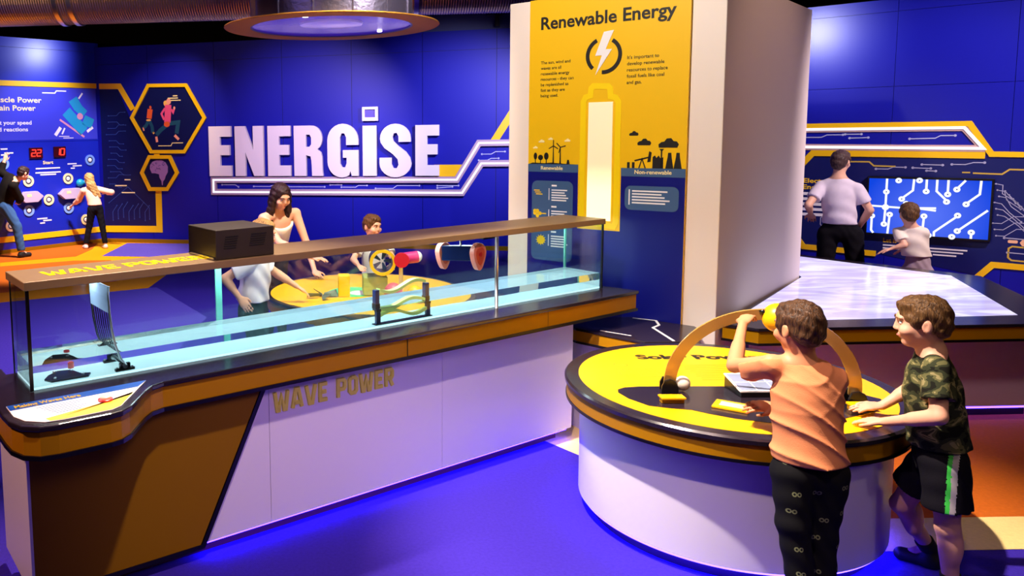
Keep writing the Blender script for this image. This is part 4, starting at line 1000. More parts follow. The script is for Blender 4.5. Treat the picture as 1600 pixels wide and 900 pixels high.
for grp in (((-1.25, -0.79, 1.43), (-1.26, -0.78, 1.355), (-1.17, -0.87, 1.318)), ((-0.64, -0.46, 1.49), (-0.54, -0.36, 1.45), (-0.58, -0.50, 1.41)), ((-1.27, -1.08, 0.54), (-1.16, -1.0, 0.50), (-1.22, -1.13, 0.46)), ((-1.86, -1.74, 1.79), (-1.80, -1.64, 1.72), (-1.86, -1.78, 1.69))):
    mb = MB()
    for (a, b, z) in grp: mb.box(a, b, -0.003, -0.0008, z, z + 0.022)
    mb.build('small_text', M['white_print'], gi)
ringc = mat('button_ring_cream', '#f4e2b0', 0.4); ringb = mat('button_ring_blue', '#78a0f0', 0.4)
capm = mat('button_dome', '#f4eef4', 0.3, emit='#ffffff', estr=0.25); darkm = mat('button_well', '#28305c', 0.4)
for (u, z, blue, lab) in ((-0.192, 1.557, 1, 'pale blue ringed button high at the right end of the game wall'), (-1.400, 1.230, 0, "cream ringed button beside the black-jacketed man's face"),
                          (-0.647, 1.236, 0, 'cream ringed button above the right pale hexagonal shelf'), (-1.038, 0.878, 0, 'cream ringed button centred between the two hexagonal shelves'),
                          (-0.662, 0.699, 1, 'pale blue ringed button pressed by the long-haired girl'), (-1.418, 0.713, 1, 'pale blue ringed button below the left hexagonal shelf'),
                          (-0.327, 0.458, 0, "cream ringed button low on the wall behind the girl's legs"), (-1.755, 0.473, 0, "cream ringed button low on the wall between the jacketed man's legs"),
                          (-1.828, 1.550, 1, "pale blue ringed button under the jacketed man's raised hand")):
    bt_ = thing('game_button', lab, 'button', LEFT_LOC, LEFT_A, 'round light-up buttons on the game wall')
    b = MB(); b.ring((u, z), 0.058, 0.098, -0.018, -0.001, 32); b.build('ring', ringb if blue else ringc, bt_, autosmooth=40)
    b = MB(); b.disc((u, z), 0.058, -0.008, -0.001, 28); b.build('well', darkm, bt_)
    b = MB(); b.ball((u, -0.012, z), (0.036, 0.022, 0.036), 20, 10); b.build('dome', capm, bt_, smooth=True)
for (u0, u1, zc, lab) in ((-1.62, -1.17, 0.955, "pale hexagonal shelf beside the jacketed man's shoulder"), (-0.87, -0.36, 0.965, 'pale hexagonal shelf reached by the long-haired girl')):
    hs = thing('hexagon_shelf', lab, 'shelf', LEFT_LOC, LEFT_A, 'hexagonal shelves on the game wall')
    b = MB(); b.prism([(u0, zc), (u0 + 0.11, zc + 0.095), (u1 - 0.11, zc + 0.095), (u1, zc), (u1 - 0.11, zc - 0.095), (u0 + 0.11, zc - 0.095)], -0.10, -0.001, 0, 'xzy'); b.build('body', mat('shelf_lilac', '#b8a8cc', 0.4), hs, bevel=0.006)
    b = MB(); b.box(u0 + 0.14, u0 + 0.22, -0.104, -0.1005, zc + 0.005, zc + 0.05); b.build('print', M['cream_print'], hs)
# teal glove shaped pad
tp_ = thing('punch_pad', 'teal padded target on the game wall above the right hexagonal shelf', 'pad', LEFT_LOC, LEFT_A)
b = MB(); b.ball((-0.44, -0.062, 1.15), (0.075, 0.06, 0.07), 20, 12); b.build('pad', M['teal'], tp_, smooth=True)
b = MB(); b.tube([(-0.44, -0.05, 1.15), (-0.33, -0.08, 1.16)], 0.035, 12); b.build('arm', M['teal'], tp_, smooth=True)

# ================================================================== RIGHT WALL DISPLAY
nr = thing('neon_band', 'white neon lines in the yellow angular band above the wall screen', 'light', RIGHT_LOC, RIGHT_A)
pth = [(-0.9, 1.948), (0.835, 1.948), (0.985, 1.752), (-0.9, 1.768)]
mb = MB(); mb.ribbon(pth, 0.062, -0.010, -0.001); mb.build('channel', mat('channel_pink_white', '#c8a4a0', 0.5), nr)
mb = MB(); mb.ribbon(pth, 0.026, -0.018, -0.010); mb.build('neon_tube', M['neon'], nr)
mb = MB()
for pts in ([(-0.48, 1.865), (-0.33, 1.865), (-0.28, 1.89), (-0.14, 1.89)], [(-0.12, 1.895), (0.02, 1.895)], [(-0.08, 1.855), (0.08, 1.86)], [(0.42, 1.845), (0.62, 1.85), (0.66, 1.875), (0.77, 1.875)]): trace(mb, pts, -0.004, 0.009)
mb.build('circuit_lines', M['pale_line'], nr)
# navy print field with copy
rp = thing('electrical_print', 'navy wall print with Electrical Energy heading and circuit lines round the screen', 'wall print', RIGHT_LOC, RIGHT_A)
MB().prism([(-0.60, 0.70), (-0.60, 1.50), (-0.43, 1.675), (2.6, 1.655), (2.6, 0.66), (1.10, 0.67), (1.0, 0.55), (0.2, 0.69), (-0.43, 0.70)], -0.003, -0.0005, 0, 'xzy').build('print_ground', mat('print_ground_blue', '#08145c', 0.4), rp)
tx = MB(); text(tx, 'Electrical', -0.475, -0.175, 1.385, 0.048, -0.0035, 0.02); text(tx, 'Energy', -0.475, -0.26, 1.318, 0.048, -0.0035, 0.02); tx.build('heading_text', M['yellow_text'], rp); tx = MB(); text(tx, 'Let it', 0.255, 0.365, 0.808, 0.042, -0.0035, 0.02); tx.build('heading_text', M['yellow_text'], rp)
mb = MB()
for k, (a, b) in enumerate(((-0.475, -0.31), (-0.475, -0.20), (-0.475, -0.22), (-0.475, -0.2), (-0.475, -0.25))): mb.box(a, b, -0.0045, -0.003, 1.255 - 0.055 * k, 1.285 - 0.055 * k)
mb.build('small_text', M['white_print'], rp); mb = MB()
for k in range(3):
    mb.box(0.255 if k < 2 else 0.66, (0.92, 0.89, 0.84)[k], -0.0045, -0.003, 0.772 - 0.030 * k, 0.786 - 0.030 * k)
mb.build('small_text', M['white_print'], rp)
mb = MB()
trace(mb, [(-0.06, 1.615), (0.10, 1.615), (0.14, 1.575), (0.32, 1.572)], -0.0045, 0.014, False); mb.build('yellow_line', M['ochre_line'], rp); mb = MB(); trace(mb, [(0.84, 1.525), (0.90, 1.525)], -0.0045, 0.012, False); trace(mb, [(0.92, 1.520), (1.13, 1.515), (1.18, 1.56), (2.0, 1.55)], -0.0045, 0.014, False)
mb.build('yellow_line', M['ochre_line'], rp); mb = MB(); mb.ribbon([(1.32, 0.845), (1.24, 0.85), (1.215, 0.83), (1.215, 0.745), (1.24, 0.72), (1.40, 0.715)], 0.014, -0.0045, -0.003)
mb.build('yellow_line', M['ochre_line'], rp)
mb = MB()
for pts in ([(0.16, 1.545), (0.26, 1.545), (0.30, 1.565), (0.40, 1.565)], [(0.46, 1.562), (0.60, 1.558)], [(0.53, 1.595), (0.69, 1.592)], [(0.57, 1.535), (0.64, 1.533)], [(0.76, 1.60), (0.86, 1.60), (0.92, 1.62), (1.0, 1.62)], [(1.21, 0.79), (1.40, 0.785)], [(1.18, 0.925), (1.34, 0.92)]): trace(mb, pts, -0.0045, 0.009)
mb.build('circuit_lines', M['pale_print_line'], rp); mb = MB()
for k in range(9):
    u = 1.092 + 0.014 * (k % 3); z = 1.425 - 0.058 * k
    if k < 6: trace(mb, [(u, z), (u + 0.05, z - 0.01), (u + 0.05 + 0.02 * k, z - 0.09), (u + 0.16 + 0.012 * k, z - 0.17)], -0.0045, 0.006)
    else: trace(mb, [(u, z - 0.02), (u + 0.06, z - 0.02), (u + 0.14, z + 0.05), (1.6, z + 0.06)], -0.0045, 0.006)
for k in range(5): trace(mb, [(1.16 + 0.03 * k, 1.36 - 0.035 * k), (1.24 + 0.03 * k, 1.25 - 0.03 * k)], -0.0045, 0.006)
mb.build('circuit_lines', M['pale_print_line'], rp); mb = MB(); mb.ribbon([(-0.25, 0.90), (-0.30, 0.95), (-0.30, 1.02), (-0.25, 1.06), (-0.19, 1.06)], 0.008, -0.0045, -0.003)
mb.build('circuit_lines', M['pale_print_line'], rp)
mb = MB(); mb.prism(rrect(1.205, 1.275, 0.880, 0.908, 0.010), -0.0045, -0.003, 0, 'xzy'); mb.build('peach_icon', M['peach_print'], rp); mb = MB(); mb.disc((1.325, 0.888), 0.036, -0.0045, -0.003, 6); mb.build('peach_icon', M['peach_print'], rp)
# the screen
tv = thing('wall_screen', 'wide wall screen showing white circuit tracks on bright blue', 'screen', RIGHT_LOC, RIGHT_A)
SU0, SU1, SZ0, SZ1 = 0.118, 1.066, 0.902, 1.452
MB().box(0.100, 1.084, -0.050, -0.0045, 0.884, 1.472).build('housing', mat('screen_black', '#08080c', 0.3), tv, bevel=0.004)
def screen_mat():
    m = bpy.data.materials.new('screen_blue'); m.use_nodes = True; nt = m.node_tree; nt.nodes.clear()
    tc = nt.nodes.new('ShaderNodeTexCoord'); mp_ = nt.nodes.new('ShaderNodeMapping'); mp_.inputs['Location'].default_value = (-0.6, 0, -1.1)
    ln = nt.nodes.new('ShaderNodeVectorMath'); ln.operation = 'LENGTH'
    r = nt.nodes.new('ShaderNodeMapRange'); r.inputs['From Min'].default_value = 0.05; r.inputs['From Max'].default_value = 0.55
    cr = nt.nodes.new('ShaderNodeMix'); cr.data_type = 'RGBA'; cr.inputs['A'].default_value = lin('#5a78ff'); cr.inputs['B'].default_value = lin('#1248e8')
    e = nt.nodes.new('ShaderNodeEmission'); e.inputs[1].default_value = 0.95; o = nt.nodes.new('ShaderNodeOutputMaterial')
    nt.links.new(tc.outputs['Object'], mp_.inputs[0]); nt.links.new(mp_.outputs[0], ln.inputs[0]); nt.links.new(ln.outputs['Value'], r.inputs['Value']); nt.links.new(r.outputs['Result'], cr.inputs['Factor'])
    nt.links.new(cr.outputs['Result'], e.inputs[0]); nt.links.new(e.outputs[0], o.inputs[0]); return m
dsp = MB().box(SU0, SU1, -0.0515, -0.0495, SZ0, SZ1).build('display', screen_mat(), tv)
wn = glow('screen_white', '#f4f8ff', 1.15); bn = glow('screen_blue_dot', '#2030a0', 0.6)
def S(t, s): return (SU0 + (SU1 - SU0) * t, SZ1 - (SZ1 - SZ0) * s)
TR = [[(0.155, 0.0), (0.155, 0.52), (0.15, 0.83)], [(0.0, 0.50), (0.30, 0.52), (0.58, 0.50)], [(0.40, 0.51), (0.58, 0.545)], [(0.385, 0.0), (0.38, 0.20), (0.29, 0.35)], [(0.49, 0.0), (0.49, 0.20)], [(0.575, 0.0), (0.575, 0.20), (0.66, 0.36)],
      [(0.665, 0.0), (0.665, 0.24)], [(0.80, 0.0), (0.735, 0.15)], [(0.92, 0.0), (0.915, 0.23), (0.815, 0.40)], [(0.04, 0.70), (0.04, 0.95), (0.06, 1.0)], [(0.195, 0.66), (0.185, 1.0)], [(0.485, 0.66), (0.48, 0.90)], [(0.755, 0.62), (0.575, 0.92), (0.575, 1.0)], [(0.985, 0.50), (0.76, 0.88)], [(0.87, 0.90), (0.87, 1.0)]]
mb = MB()
for t in TR: mb.ribbon([S(*p) for p in t], 0.019, -0.0522, -0.0516)
NODES = [(0.155, 0.24), (0.15, 0.83), (0.29, 0.36), (0.33, 0.44), (0.49, 0.21), (0.66, 0.38), (0.665, 0.25), (0.735, 0.16), (0.815, 0.41), (0.04, 0.69), (0.195, 0.65), (0.485, 0.65), (0.755, 0.61), (0.76, 0.88), (0.87, 0.89), (0.255, 0.03), (0.43, 0.02), (0.72, 0.985), (0.53, 0.985)]
for nd in NODES: mb.disc(S(*nd), 0.027, -0.0524, -0.0516, 20)
mb.disc(S(0.155, 0.52), 0.030, -0.0524, -0.0516, 20)
mb.build('circuit_tracks', wn, dsp)
mb = MB()
for nd in NODES: mb.disc(S(*nd), 0.006, -0.0528, -0.0524, 10)
mb.build('track_dots', bn, dsp)

# ================================================================== PROJECTION TABLE
pt = thing('projection_table', 'large low table with a glowing pale lilac water screen top', 'table', (4.2, 5.6, 0))
def rel(p): return [(a - 4.2, b - 5.6) for a, b in p]
ptp = rel([(2.80, 4.945), (4.95, 4.965), (5.04, 5.33), (5.22, 5.79), (5.555, 6.57), (4.80, 7.83), (4.36, 7.72), (4.15, 6.85), (4.097, 6.645), (2.64, 5.11)])
MB().prism(ptp, 0.700, 0.720).build('tabletop', M['top'], pt, bevel=0.003)
MB().prism(inset(ptp, 0.010), 0.622, 0.700).build('edge_band', M['gold'], pt)
MB().prism(inset(ptp, 0.005), 0.606, 0.622).build('lower_edge_trim', M['black'], pt)
ptb = rel([(2.90, 5.235), (4.88, 5.25), (4.95, 5.5), (5.10, 5.9), (5.30, 6.5), (4.75, 7.4), (4.42, 7.4), (4.36, 6.78), (3.02, 5.36)])
MB().prism(ptb, 0.08, 0.606).build('base', M['white_panel'], pt)
MB().prism(inset(ptb, 0.05), 0.0, 0.08).build('plinth', M['black'], pt)
kl = MB(); pl = inset(ptb, 0.012); kl.ribbon(pl, 0.018, 0.066, 0.078, 0, True, 'xyz'); kl.build('kick_light', M['led_blue'], pt)
def watery():
    m = bpy.data.materials.new('water_screen'); m.use_nodes = True; nt = m.node_tree; b = nt.nodes['Principled BSDF']
    b.inputs['Base Color'].default_value = lin('#9a94c8'); b.inputs['Roughness'].default_value = 0.12
    tc = nt.nodes.new('ShaderNodeTexCoord'); mp_ = nt.nodes.new('ShaderNodeMapping'); mp_.inputs['Scale'].default_value = (0.9, 2.6, 1); mp_.inputs['Rotation'].default_value = (0, 0, 0.25)
    n = nt.nodes.new('ShaderNodeTexNoise'); n.inputs['Scale'].default_value = 2.2; n.inputs['Detail'].default_value = 5; n.inputs['Distortion'].default_value = 1.2
    cr = nt.nodes.new('ShaderNodeValToRGB'); cr.color_ramp.elements[0].position = 0.40; cr.color_ramp.elements[0].color = lin('#c4b8ee'); cr.color_ramp.elements[1].position = 0.66; cr.color_ramp.elements[1].color = lin('#f4f2ff')
    nt.links.new(tc.outputs['Object'], mp_.inputs[0]); nt.links.new(mp_.outputs[0], n.inputs['Vector']); nt.links.new(n.outputs['Fac'], cr.inputs[0]); nt.links.new(cr.outputs[0], b.inputs['Emission Color'])
    b.inputs['Emission Strength'].default_value = 0.92; return m
MB().prism(rel([(2.95, 5.13), (4.66, 5.20), (5.33, 6.60), (4.735, 7.70), (4.42, 7.62), (4.17, 6.85), (4.108, 6.652), (2.95, 5.385)]), 0.7202, 0.7215).build('water_screen', watery(), pt)

# ================================================================== DRUM LIGHT AND DUCTS
dl = thing('drum_light', 'round ochre-rimmed drum light with violet dish hanging from the ceiling', 'light', (0.19, 7.86, 3.0))
MB().lathe([(0.78, 0.004), (1.025, 0.0), (1.032, 0.006), (1.028, 0.014), (0.80, 0.03), (0.78, 0.03)], 96, caps=False).build('rim', mat('rim_ochre', '#dc9c38', 0.6, spec=0.08), dl, autosmooth=40)
cyl = MB(); n = 96
prof = [(0.775, 0.04)] + [(0.775 + (0.006 if i % 2 else 0), 0.05 + 0.03 * i) for i in range(62)] + [(0.775, 1.9)]
cyl.lathe([(0.775, 0.03), (0.775, 1.9)], 96, caps=False)
for k in range(14):
    t = 2 * PI * k / 14; cyl.box(0.775 * math.cos(t) - 0.006, 0.775 * math.cos(t) + 0.006, 0.775 * math.sin(t) - 0.006, 0.775 * math.sin(t) + 0.006, 0.03, 1.9)
cyl.build('cylinder', mat('drum_silver', '#b4aac0', 0.32, 0.85, bump=(26, 0.35)), dl, autosmooth=40)
MB().lathe([(0.30, 0.045), (0.70, 0.030), (0.75, 0.020), (0.775, 0.012), (0.785, 0.014), (0.775, 0.05), (0.30, 0.06)], 96, caps=False).build('dish', mat('dish_violet', '#5a3cc8', 0.25, 0.2, emit='#5030c8', estr=0.28), dl, autosmooth=50)
MB().lathe([(0.76, 0.008), (0.79, 0.006), (0.795, 0.014), (0.765, 0.014)], 96, caps=False).build('dish_ring', mat('dish_ring_indigo', '#28109a', 0.4), dl, autosmooth=40)
MB().lathe([(0, 0.035), (0.27, 0.035), (0.30, 0.028), (0.31, 0.05), (0, 0.06)], 64, caps=False).build('centre_disc', mat('dish_centre', '#c8b8ee', 0.2, 0.2, emit='#a890f0', estr=0.35), dl, autosmooth=40)
for a in (0.75, 4.35):
    q = MB(); q.lathe([(0, 0.004), (0.025, 0.004), (0.025, 0.02), (0, 0.02)], 16, (0.69 * math.cos(a), 0.69 * math.sin(a), 0.01), caps=False); q.build('lamp', M['bright_spotw'], dl)  # small glowing discs put in for bright spots at the dish edge

du = thing('ceiling_duct', 'long corrugated silver air duct running under the dark ceiling', 'duct', (0.0, 11.2, 3.98))
q = MB(); n = 400; vs = []; pts = []; rr = []
for i in range(n * 2 + 1):
    t = i / (n * 2); pts.append((-7.5 + 13.5 * t, 0.55 - 1.1 * t * 1.0, 0.0)); rr.append(0.42 + (0.006 if i % 2 else -0.004))
q.tube(pts, rr, 40); q.build('pipe', mat('duct_silver', '#b09878', 0.34, 0.9), du)
for tpos in (0.175, 0.19, 0.30, 0.315, 0.55, 0.66):
    c = (-7.5 + 13.5 * tpos, 0.55 - 1.1 * tpos, 0)
    q = MB(); q.tube([(c[0] - 0.03, c[1] + 0.0025, 0), (c[0] + 0.03, c[1] - 0.0025, 0)], 0.445, 40); q.build('collar', M['metal'], du, autosmooth=40)
for tpos in (0.232,):
    c = (-7.5 + 13.5 * tpos, 0.55 - 1.1 * tpos, 0)
    vg = MB(); vg.ring((c[0], 0.10), 0.17, 0.22, c[1] - 0.47, c[1] - 0.30, 28); vo = vg.build('vent_ring', M['metal'], du, autosmooth=40)
    vg = MB(); vg.disc((c[0], 0.10), 0.165, c[1] - 0.44, c[1] - 0.40, 24); vg.build('vent_mouth', M['slot'], vo)
    vg = MB(); vg.box(c[0] - 0.01, c[0] + 0.01, c[1] - 0.455, c[1] - 0.445, -0.06, 0.26); vg.build('vent_blade', M['dark_metal'], vo)
for tpos in (0.1, 0.35, 0.62, 0.85):
    c = (-7.5 + 13.5 * tpos, 0.55 - 1.1 * tpos, 0)
    q = MB(); q.tube([(c[0], c[1], 0.4), (c[0], c[1], 0.92)], 0.012, 8); q.build('hanger_rod', M['dark_metal'], du)
br = thing('beam_bracket', 'black angled speaker bracket under the grey beam left of the pillar', 'bracket', BACK_LOC, BACK_A)
q = MB(); q.box(5.40, 5.60, -0.12, 0.018, 3.83, 3.98); q.build('arm', M['black'], br, bevel=0.004)
q = MB(); q.box(5.53, 5.60, -0.12, 0.018, 3.64, 3.83); q.build('post', M['black'], br, bevel=0.004)

# ================================================================== PEOPLE
def V3(p): return np.array(p, dtype=np.float32)
def nrm(v):
    v = np.array(v, dtype=float); return v / np.linalg.norm(v)


class Field:
    """one continuous surface grown from smoothly blended tapered limbs"""
    def __init__(s, h): s.h = h; s.pr = []
    def cap(s, a, b, ra, rb=None, k=0.02, cut=None): s.pr.append(('c', V3(a), V3(b), ra, ra if rb is None else rb, k, cut)); return s
    def chain(s, pts, rs, k=0.02):
        for i in range(len(pts) - 1): s.cap(pts[i], pts[i + 1], rs[i], rs[i + 1], k)
        return s
    def ell(s, c, r, R=None, k=0.02, sub=False): s.pr.append(('e', V3(c), V3(r), np.eye(3, dtype=np.float32) if R is None else np.array(R, dtype=np.float32), 0, k, sub)); return s
    def bounds(s):
        lo = np.full(3, 1e9); hi = -lo
        for p in s.pr:
            if p[0] == 'c':
                m = max(p[3], p[4])
                for q in (p[1], p[2]): lo = np.minimum(lo, q - m); hi = np.maximum(hi, q + m)
            elif not p[6]:
                m = float(max(p[2])); lo = np.minimum(lo, p[1] - m); hi = np.maximum(hi, p[1] + m)
        return lo, hi
    def mesh(s, planes=(), warp=None):
        h = s.h; lo, hi = s.bounds(); lo = lo - 5 * h; hi = hi + 5 * h
        n = np.ceil((hi - lo) / h).astype(int) + 1
        F = np.full(n, 0.5, dtype=np.float32)
        ax = [lo[i] + h * np.arange(n[i], dtype=np.float32) for i in range(3)]
        for p in s.pr:
            if p[0] == 'c': m = max(p[3], p[4]) + p[5] + 4 * h; a0 = np.minimum(p[1], p[2]) - m; a1 = np.maximum(p[1], p[2]) + m
            else: m = float(max(p[2])) + p[5] + 4 * h; a0 = p[1] - m; a1 = p[1] + m
            i0 = np.clip(np.floor((a0 - lo) / h).astype(int), 0, n - 1); i1 = np.clip(np.ceil((a1 - lo) / h).astype(int) + 1, 1, n)
            if np.any(i1 <= i0): continue
            X = ax[0][i0[0]:i1[0], None, None]; Y = ax[1][None, i0[1]:i1[1], None]; Z = ax[2][None, None, i0[2]:i1[2]]
            sl = (slice(i0[0], i1[0]), slice(i0[1], i1[1]), slice(i0[2], i1[2]))
            if p[0] == 'c':
                a, b = p[1], p[2]; d = b - a; L2 = float(d @ d) + 1e-12
                t = np.clip(((X - a[0]) * d[0] + (Y - a[1]) * d[1] + (Z - a[2]) * d[2]) / L2, 0, 1)
                D = np.sqrt((X - a[0] - d[0] * t) ** 2 + (Y - a[1] - d[1] * t) ** 2 + (Z - a[2] - d[2] * t) ** 2) - (p[3] + (p[4] - p[3]) * t)
                if p[6] is not None:
                    q, nn = p[6]; D = np.maximum(D, (X - q[0]) * nn[0] + (Y - q[1]) * nn[1] + (Z - q[2]) * nn[2])
            else:
                R = p[3]; x, y, z = X - p[1][0], Y - p[1][1], Z - p[1][2]
                u = (x * R[0, 0] + y * R[0, 1] + z * R[0, 2]) / p[2][0]; v = (x * R[1, 0] + y * R[1, 1] + z * R[1, 2]) / p[2][1]; w_ = (x * R[2, 0] + y * R[2, 1] + z * R[2, 2]) / p[2][2]
                k0 = np.sqrt(u * u + v * v + w_ * w_) + 1e-9
                k1 = np.sqrt((u / p[2][0]) ** 2 + (v / p[2][1]) ** 2 + (w_ / p[2][2]) ** 2) + 1e-9
                D = k0 * (k0 - 1) / k1
            k = max(p[5], 1e-4); A = F[sl]
            if p[0] == 'e' and p[6]:
                hh = np.clip(0.5 - 0.5 * (A + D) / k, 0, 1); F[sl] = A * (1 - hh) - D * hh + k * hh * (1 - hh)
            else:
                hh = np.clip(0.5 + 0.5 * (D - A) / k, 0, 1); F[sl] = D * (1 - hh) + A * hh - k * hh * (1 - hh)
        X = ax[0][:, None, None]; Y = ax[1][None, :, None]; Z = ax[2][None, None, :]
        if warp is not None: F += warp(X, Y, Z).astype(np.float32)
        for q, nn in planes:
            F = np.maximum(F, ((X - q[0]) * nn[0] + (Y - q[1]) * nn[1] + (Z - q[2]) * nn[2]).astype(np.float32))
        return surface_nets(F, lo, h)


def surface_nets(F, lo, h):
    S = F < 0; nx, ny, nz = F.shape
    c = np.zeros((nx - 1, ny - 1, nz - 1), dtype=np.int8)
    for i in (0, 1):
        for j in (0, 1):
            for k in (0, 1): c += S[i:nx - 1 + i, j:ny - 1 + j, k:nz - 1 + k]
    idx = np.argwhere((c > 0) & (c < 8)); N = len(idx)
    ids = np.full(c.shape, -1, dtype=np.int64); ids[idx[:, 0], idx[:, 1], idx[:, 2]] = np.arange(N)
    acc = np.zeros((N, 3)); cnt = np.zeros(N)
    cor = [(i, j, k) for i in (0, 1) for j in (0, 1) for k in (0, 1)]
    for a in range(8):
        for b in range(a + 1, 8):
            ca, cb = np.array(cor[a]), np.array(cor[b])
            if np.abs(ca - cb).sum() != 1: continue
            pa, pb = idx + ca, idx + cb
            fa = F[pa[:, 0], pa[:, 1], pa[:, 2]]; fb = F[pb[:, 0], pb[:, 1], pb[:, 2]]
            m = (fa < 0) != (fb < 0); t = fa[m] / (fa[m] - fb[m])
            acc[m] += ca + (cb - ca) * t[:, None]; cnt[m] += 1
    P = lo + h * (idx + acc / np.maximum(cnt, 1)[:, None])
    quads = []
    for axis in range(3):
        o1, o2 = (axis + 1) % 3, (axis + 2) % 3
        s0 = [slice(None)] * 3; s1 = [slice(None)] * 3; s0[axis] = slice(0, -1); s1[axis] = slice(1, None)
        A, B = S[tuple(s0)], S[tuple(s1)]
        e = np.argwhere(A != B)
        e = e[(e[:, o1] > 0) & (e[:, o2] > 0) & (e[:, o1] < F.shape[o1] - 1) & (e[:, o2] < F.shape[o2] - 1)]
        flip = A[e[:, 0], e[:, 1], e[:, 2]]
        d1 = np.zeros(3, int); d1[o1] = 1; d2 = np.zeros(3, int); d2[o2] = 1
        q = []
        for sh_ in (-d1 - d2, -d2, np.zeros(3, int), -d1):
            z = e + sh_; q.append(ids[z[:, 0], z[:, 1], z[:, 2]])
        q = np.stack(q, 1); q[~flip] = q[~flip][:, ::-1]; quads.append(q)
    Q = np.concatenate(quads); Q = Q[(Q >= 0).all(1)]
    return P, Q


def put(name, PQ, mats, parent, face_mat=None, relax=1):
    P, Q = PQ
    for _ in range(relax):                                   # light smoothing of the voxel surface
        acc = np.zeros_like(P); cnt = np.zeros(len(P))
        for a in range(4):
            i, j = Q[:, a], Q[:, (a + 1) % 4]
            np.add.at(acc, i, P[j]); np.add.at(cnt, i, 1); np.add.at(acc, j, P[i]); np.add.at(cnt, j, 1)
        P = 0.5 * P + 0.5 * acc / np.maximum(cnt, 1)[:, None]
    me = bpy.data.meshes.new(name)
    me.vertices.add(len(P)); me.vertices.foreach_set('co', P.astype(np.float32).ravel())
    me.loops.add(len(Q) * 4); me.loops.foreach_set('vertex_index', Q.astype(np.int32).ravel())
    me.polygons.add(len(Q)); me.polygons.foreach_set('loop_start', np.arange(0, 4 * len(Q), 4, dtype=np.int32))
    for m in (mats if isinstance(mats, (list, tuple)) else [mats]): me.materials.append(m)
    if face_mat is not None:
        C = P[Q].mean(1); me.polygons.foreach_set('material_index', face_mat(C).astype(np.int32))
    me.update(calc_edges=True); me.polygons.foreach_set('use_smooth', [True] * len(Q))
    o = bpy.data.objects.new(name, me); COL.objects.link(o); o.parent = parent
    return o


def add_hand(f, wrist, d, n, side, L, curl=0.25, spread=0.12, thumb=0.5):
    """d: wrist to fingers, n: out of the palm, side: +1 when the thumb lies along d x n"""
    d = nrm(d); n = nrm(np.array(n) - d * np.dot(n, d)); t = np.cross(d, n) * side
    w = np.array(wrist, float); R = np.array([d, t, n])
    r = max(0.044 * L, 0.0068)
    f.ell(w + d * 0.27 * L, (0.30 * L, 0.21 * L, 0.095 * L), R, 0.012)
    f.ell(w + d * 0.42 * L, (0.14 * L, 0.23 * L, 0.075 * L), R, 0.010)
    for i, (off, ln) in enumerate(((0.165, 0.40), (0.055, 0.46), (-0.055, 0.43), (-0.16, 0.34))):
        b = w + d * (0.50 - 0.02 * abs(i - 1)) * L + t * off * L
        dd = nrm(d + t * off * spread * 4); a = b
        for sgm, (fr, ang) in enumerate(((0.42, 0.35), (0.33, 0.95), (0.25, 1.45))):
            q = ang * curl * 1.25; e = a + (dd * math.cos(q) + n * math.sin(q)) * ln * fr * L
            f.cap(a, e, r * (1.05 - 0.08 * sgm), r * (0.97 - 0.08 * sgm), 0.004); a = e
    b = w + d * 0.16 * L + t * 0.15 * L
    m1 = b + (d * 0.62 + t * (0.75 - 0.3 * thumb) + n * 0.3 * thumb) * 0.22 * L
    m2 = m1 + (d * 0.85 + t * (0.35 - 0.6 * thumb) + n * 0.55 * thumb) * 0.20 * L
    m3 = m2 + (d * 0.85 + t * (0.1 - 0.6 * thumb) + n * 0.6 * thumb) * 0.13 * L
    f.cap(b, m1, r * 1.5, r * 1.2, 0.010); f.cap(m1, m2, r * 1.15, r * 1.05, 0.004); f.cap(m2, m3, r * 1.05, r * 0.9, 0.004)


def head_axes(fwd, tilt_up=0.0, roll=0.0):
    f = nrm((fwd[0], fwd[1], 0)); up = np.array([0, 0, 1.0])
    r = np.cross(f, up)
    f2 = f * math.cos(tilt_up) + up * math.sin(tilt_up); u2 = up * math.cos(tilt_up) - f * math.sin(tilt_up)
    r2 = r * math.cos(roll) + u2 * math.sin(roll); u3 = u2 * math.cos(roll) - r * math.sin(roll)
    return r2, f2, u3


def add_head(f, c, axes, s):
    r, d, u = axes; R = np.array([r, d, u]); c = np.array(c, float)
    P = lambda x, y, z: c + (r * x + d * y + u * z) * s
    f.ell(P(0, -0.010, 0.028), np.array((0.074, 0.094, 0.080)) * s, R, 0.015)
    f.ell(P(0, 0.018, -0.030), np.array((0.062, 0.070, 0.075)) * s, R, 0.025 * s)
    f.ell(P(0, 0.046, -0.088), np.array((0.030, 0.034, 0.022)) * s, R, 0.022 * s)          # chin
    f.ell(P(0, 0.076, 0.028), np.array((0.050, 0.016, 0.014)) * s, R, 0.014 * s)           # brow
    for q in (-1, 1):
        f.ell(P(0.040 * q, 0.060, -0.030), np.array((0.026, 0.026, 0.024)) * s, R, 0.018 * s)   # cheek
        f.ell(P(0.030 * q, 0.094, 0.006), np.array((0.017, 0.012, 0.011)) * s, R, 0.008 * s, True)  # eye socket
        f.ell(P(0.077 * q, -0.012, -0.008), np.array((0.010, 0.020, 0.031)) * s, R, 0.006 * s)   # ear
        f.ell(P(0.086 * q, -0.004, -0.006), np.array((0.005, 0.010, 0.017)) * s, R, 0.004 * s, True)
    f.cap(P(0, 0.086, 0.012), P(0, 0.097, -0.022), 0.0070 * s, 0.0105 * s, 0.008 * s)     # nose
    for q in (-1, 1): f.ell(P(0.009 * q, 0.091, -0.026), np.array((0.0075, 0.009, 0.0065)) * s, R, 0.005 * s)
    f.ell(P(0, 0.083, -0.050), np.array((0.022, 0.010, 0.006)) * s, R, 0.006 * s)
    f.ell(P(0, 0.081, -0.062), np.array((0.019, 0.010, 0.006)) * s, R, 0.005 * s)


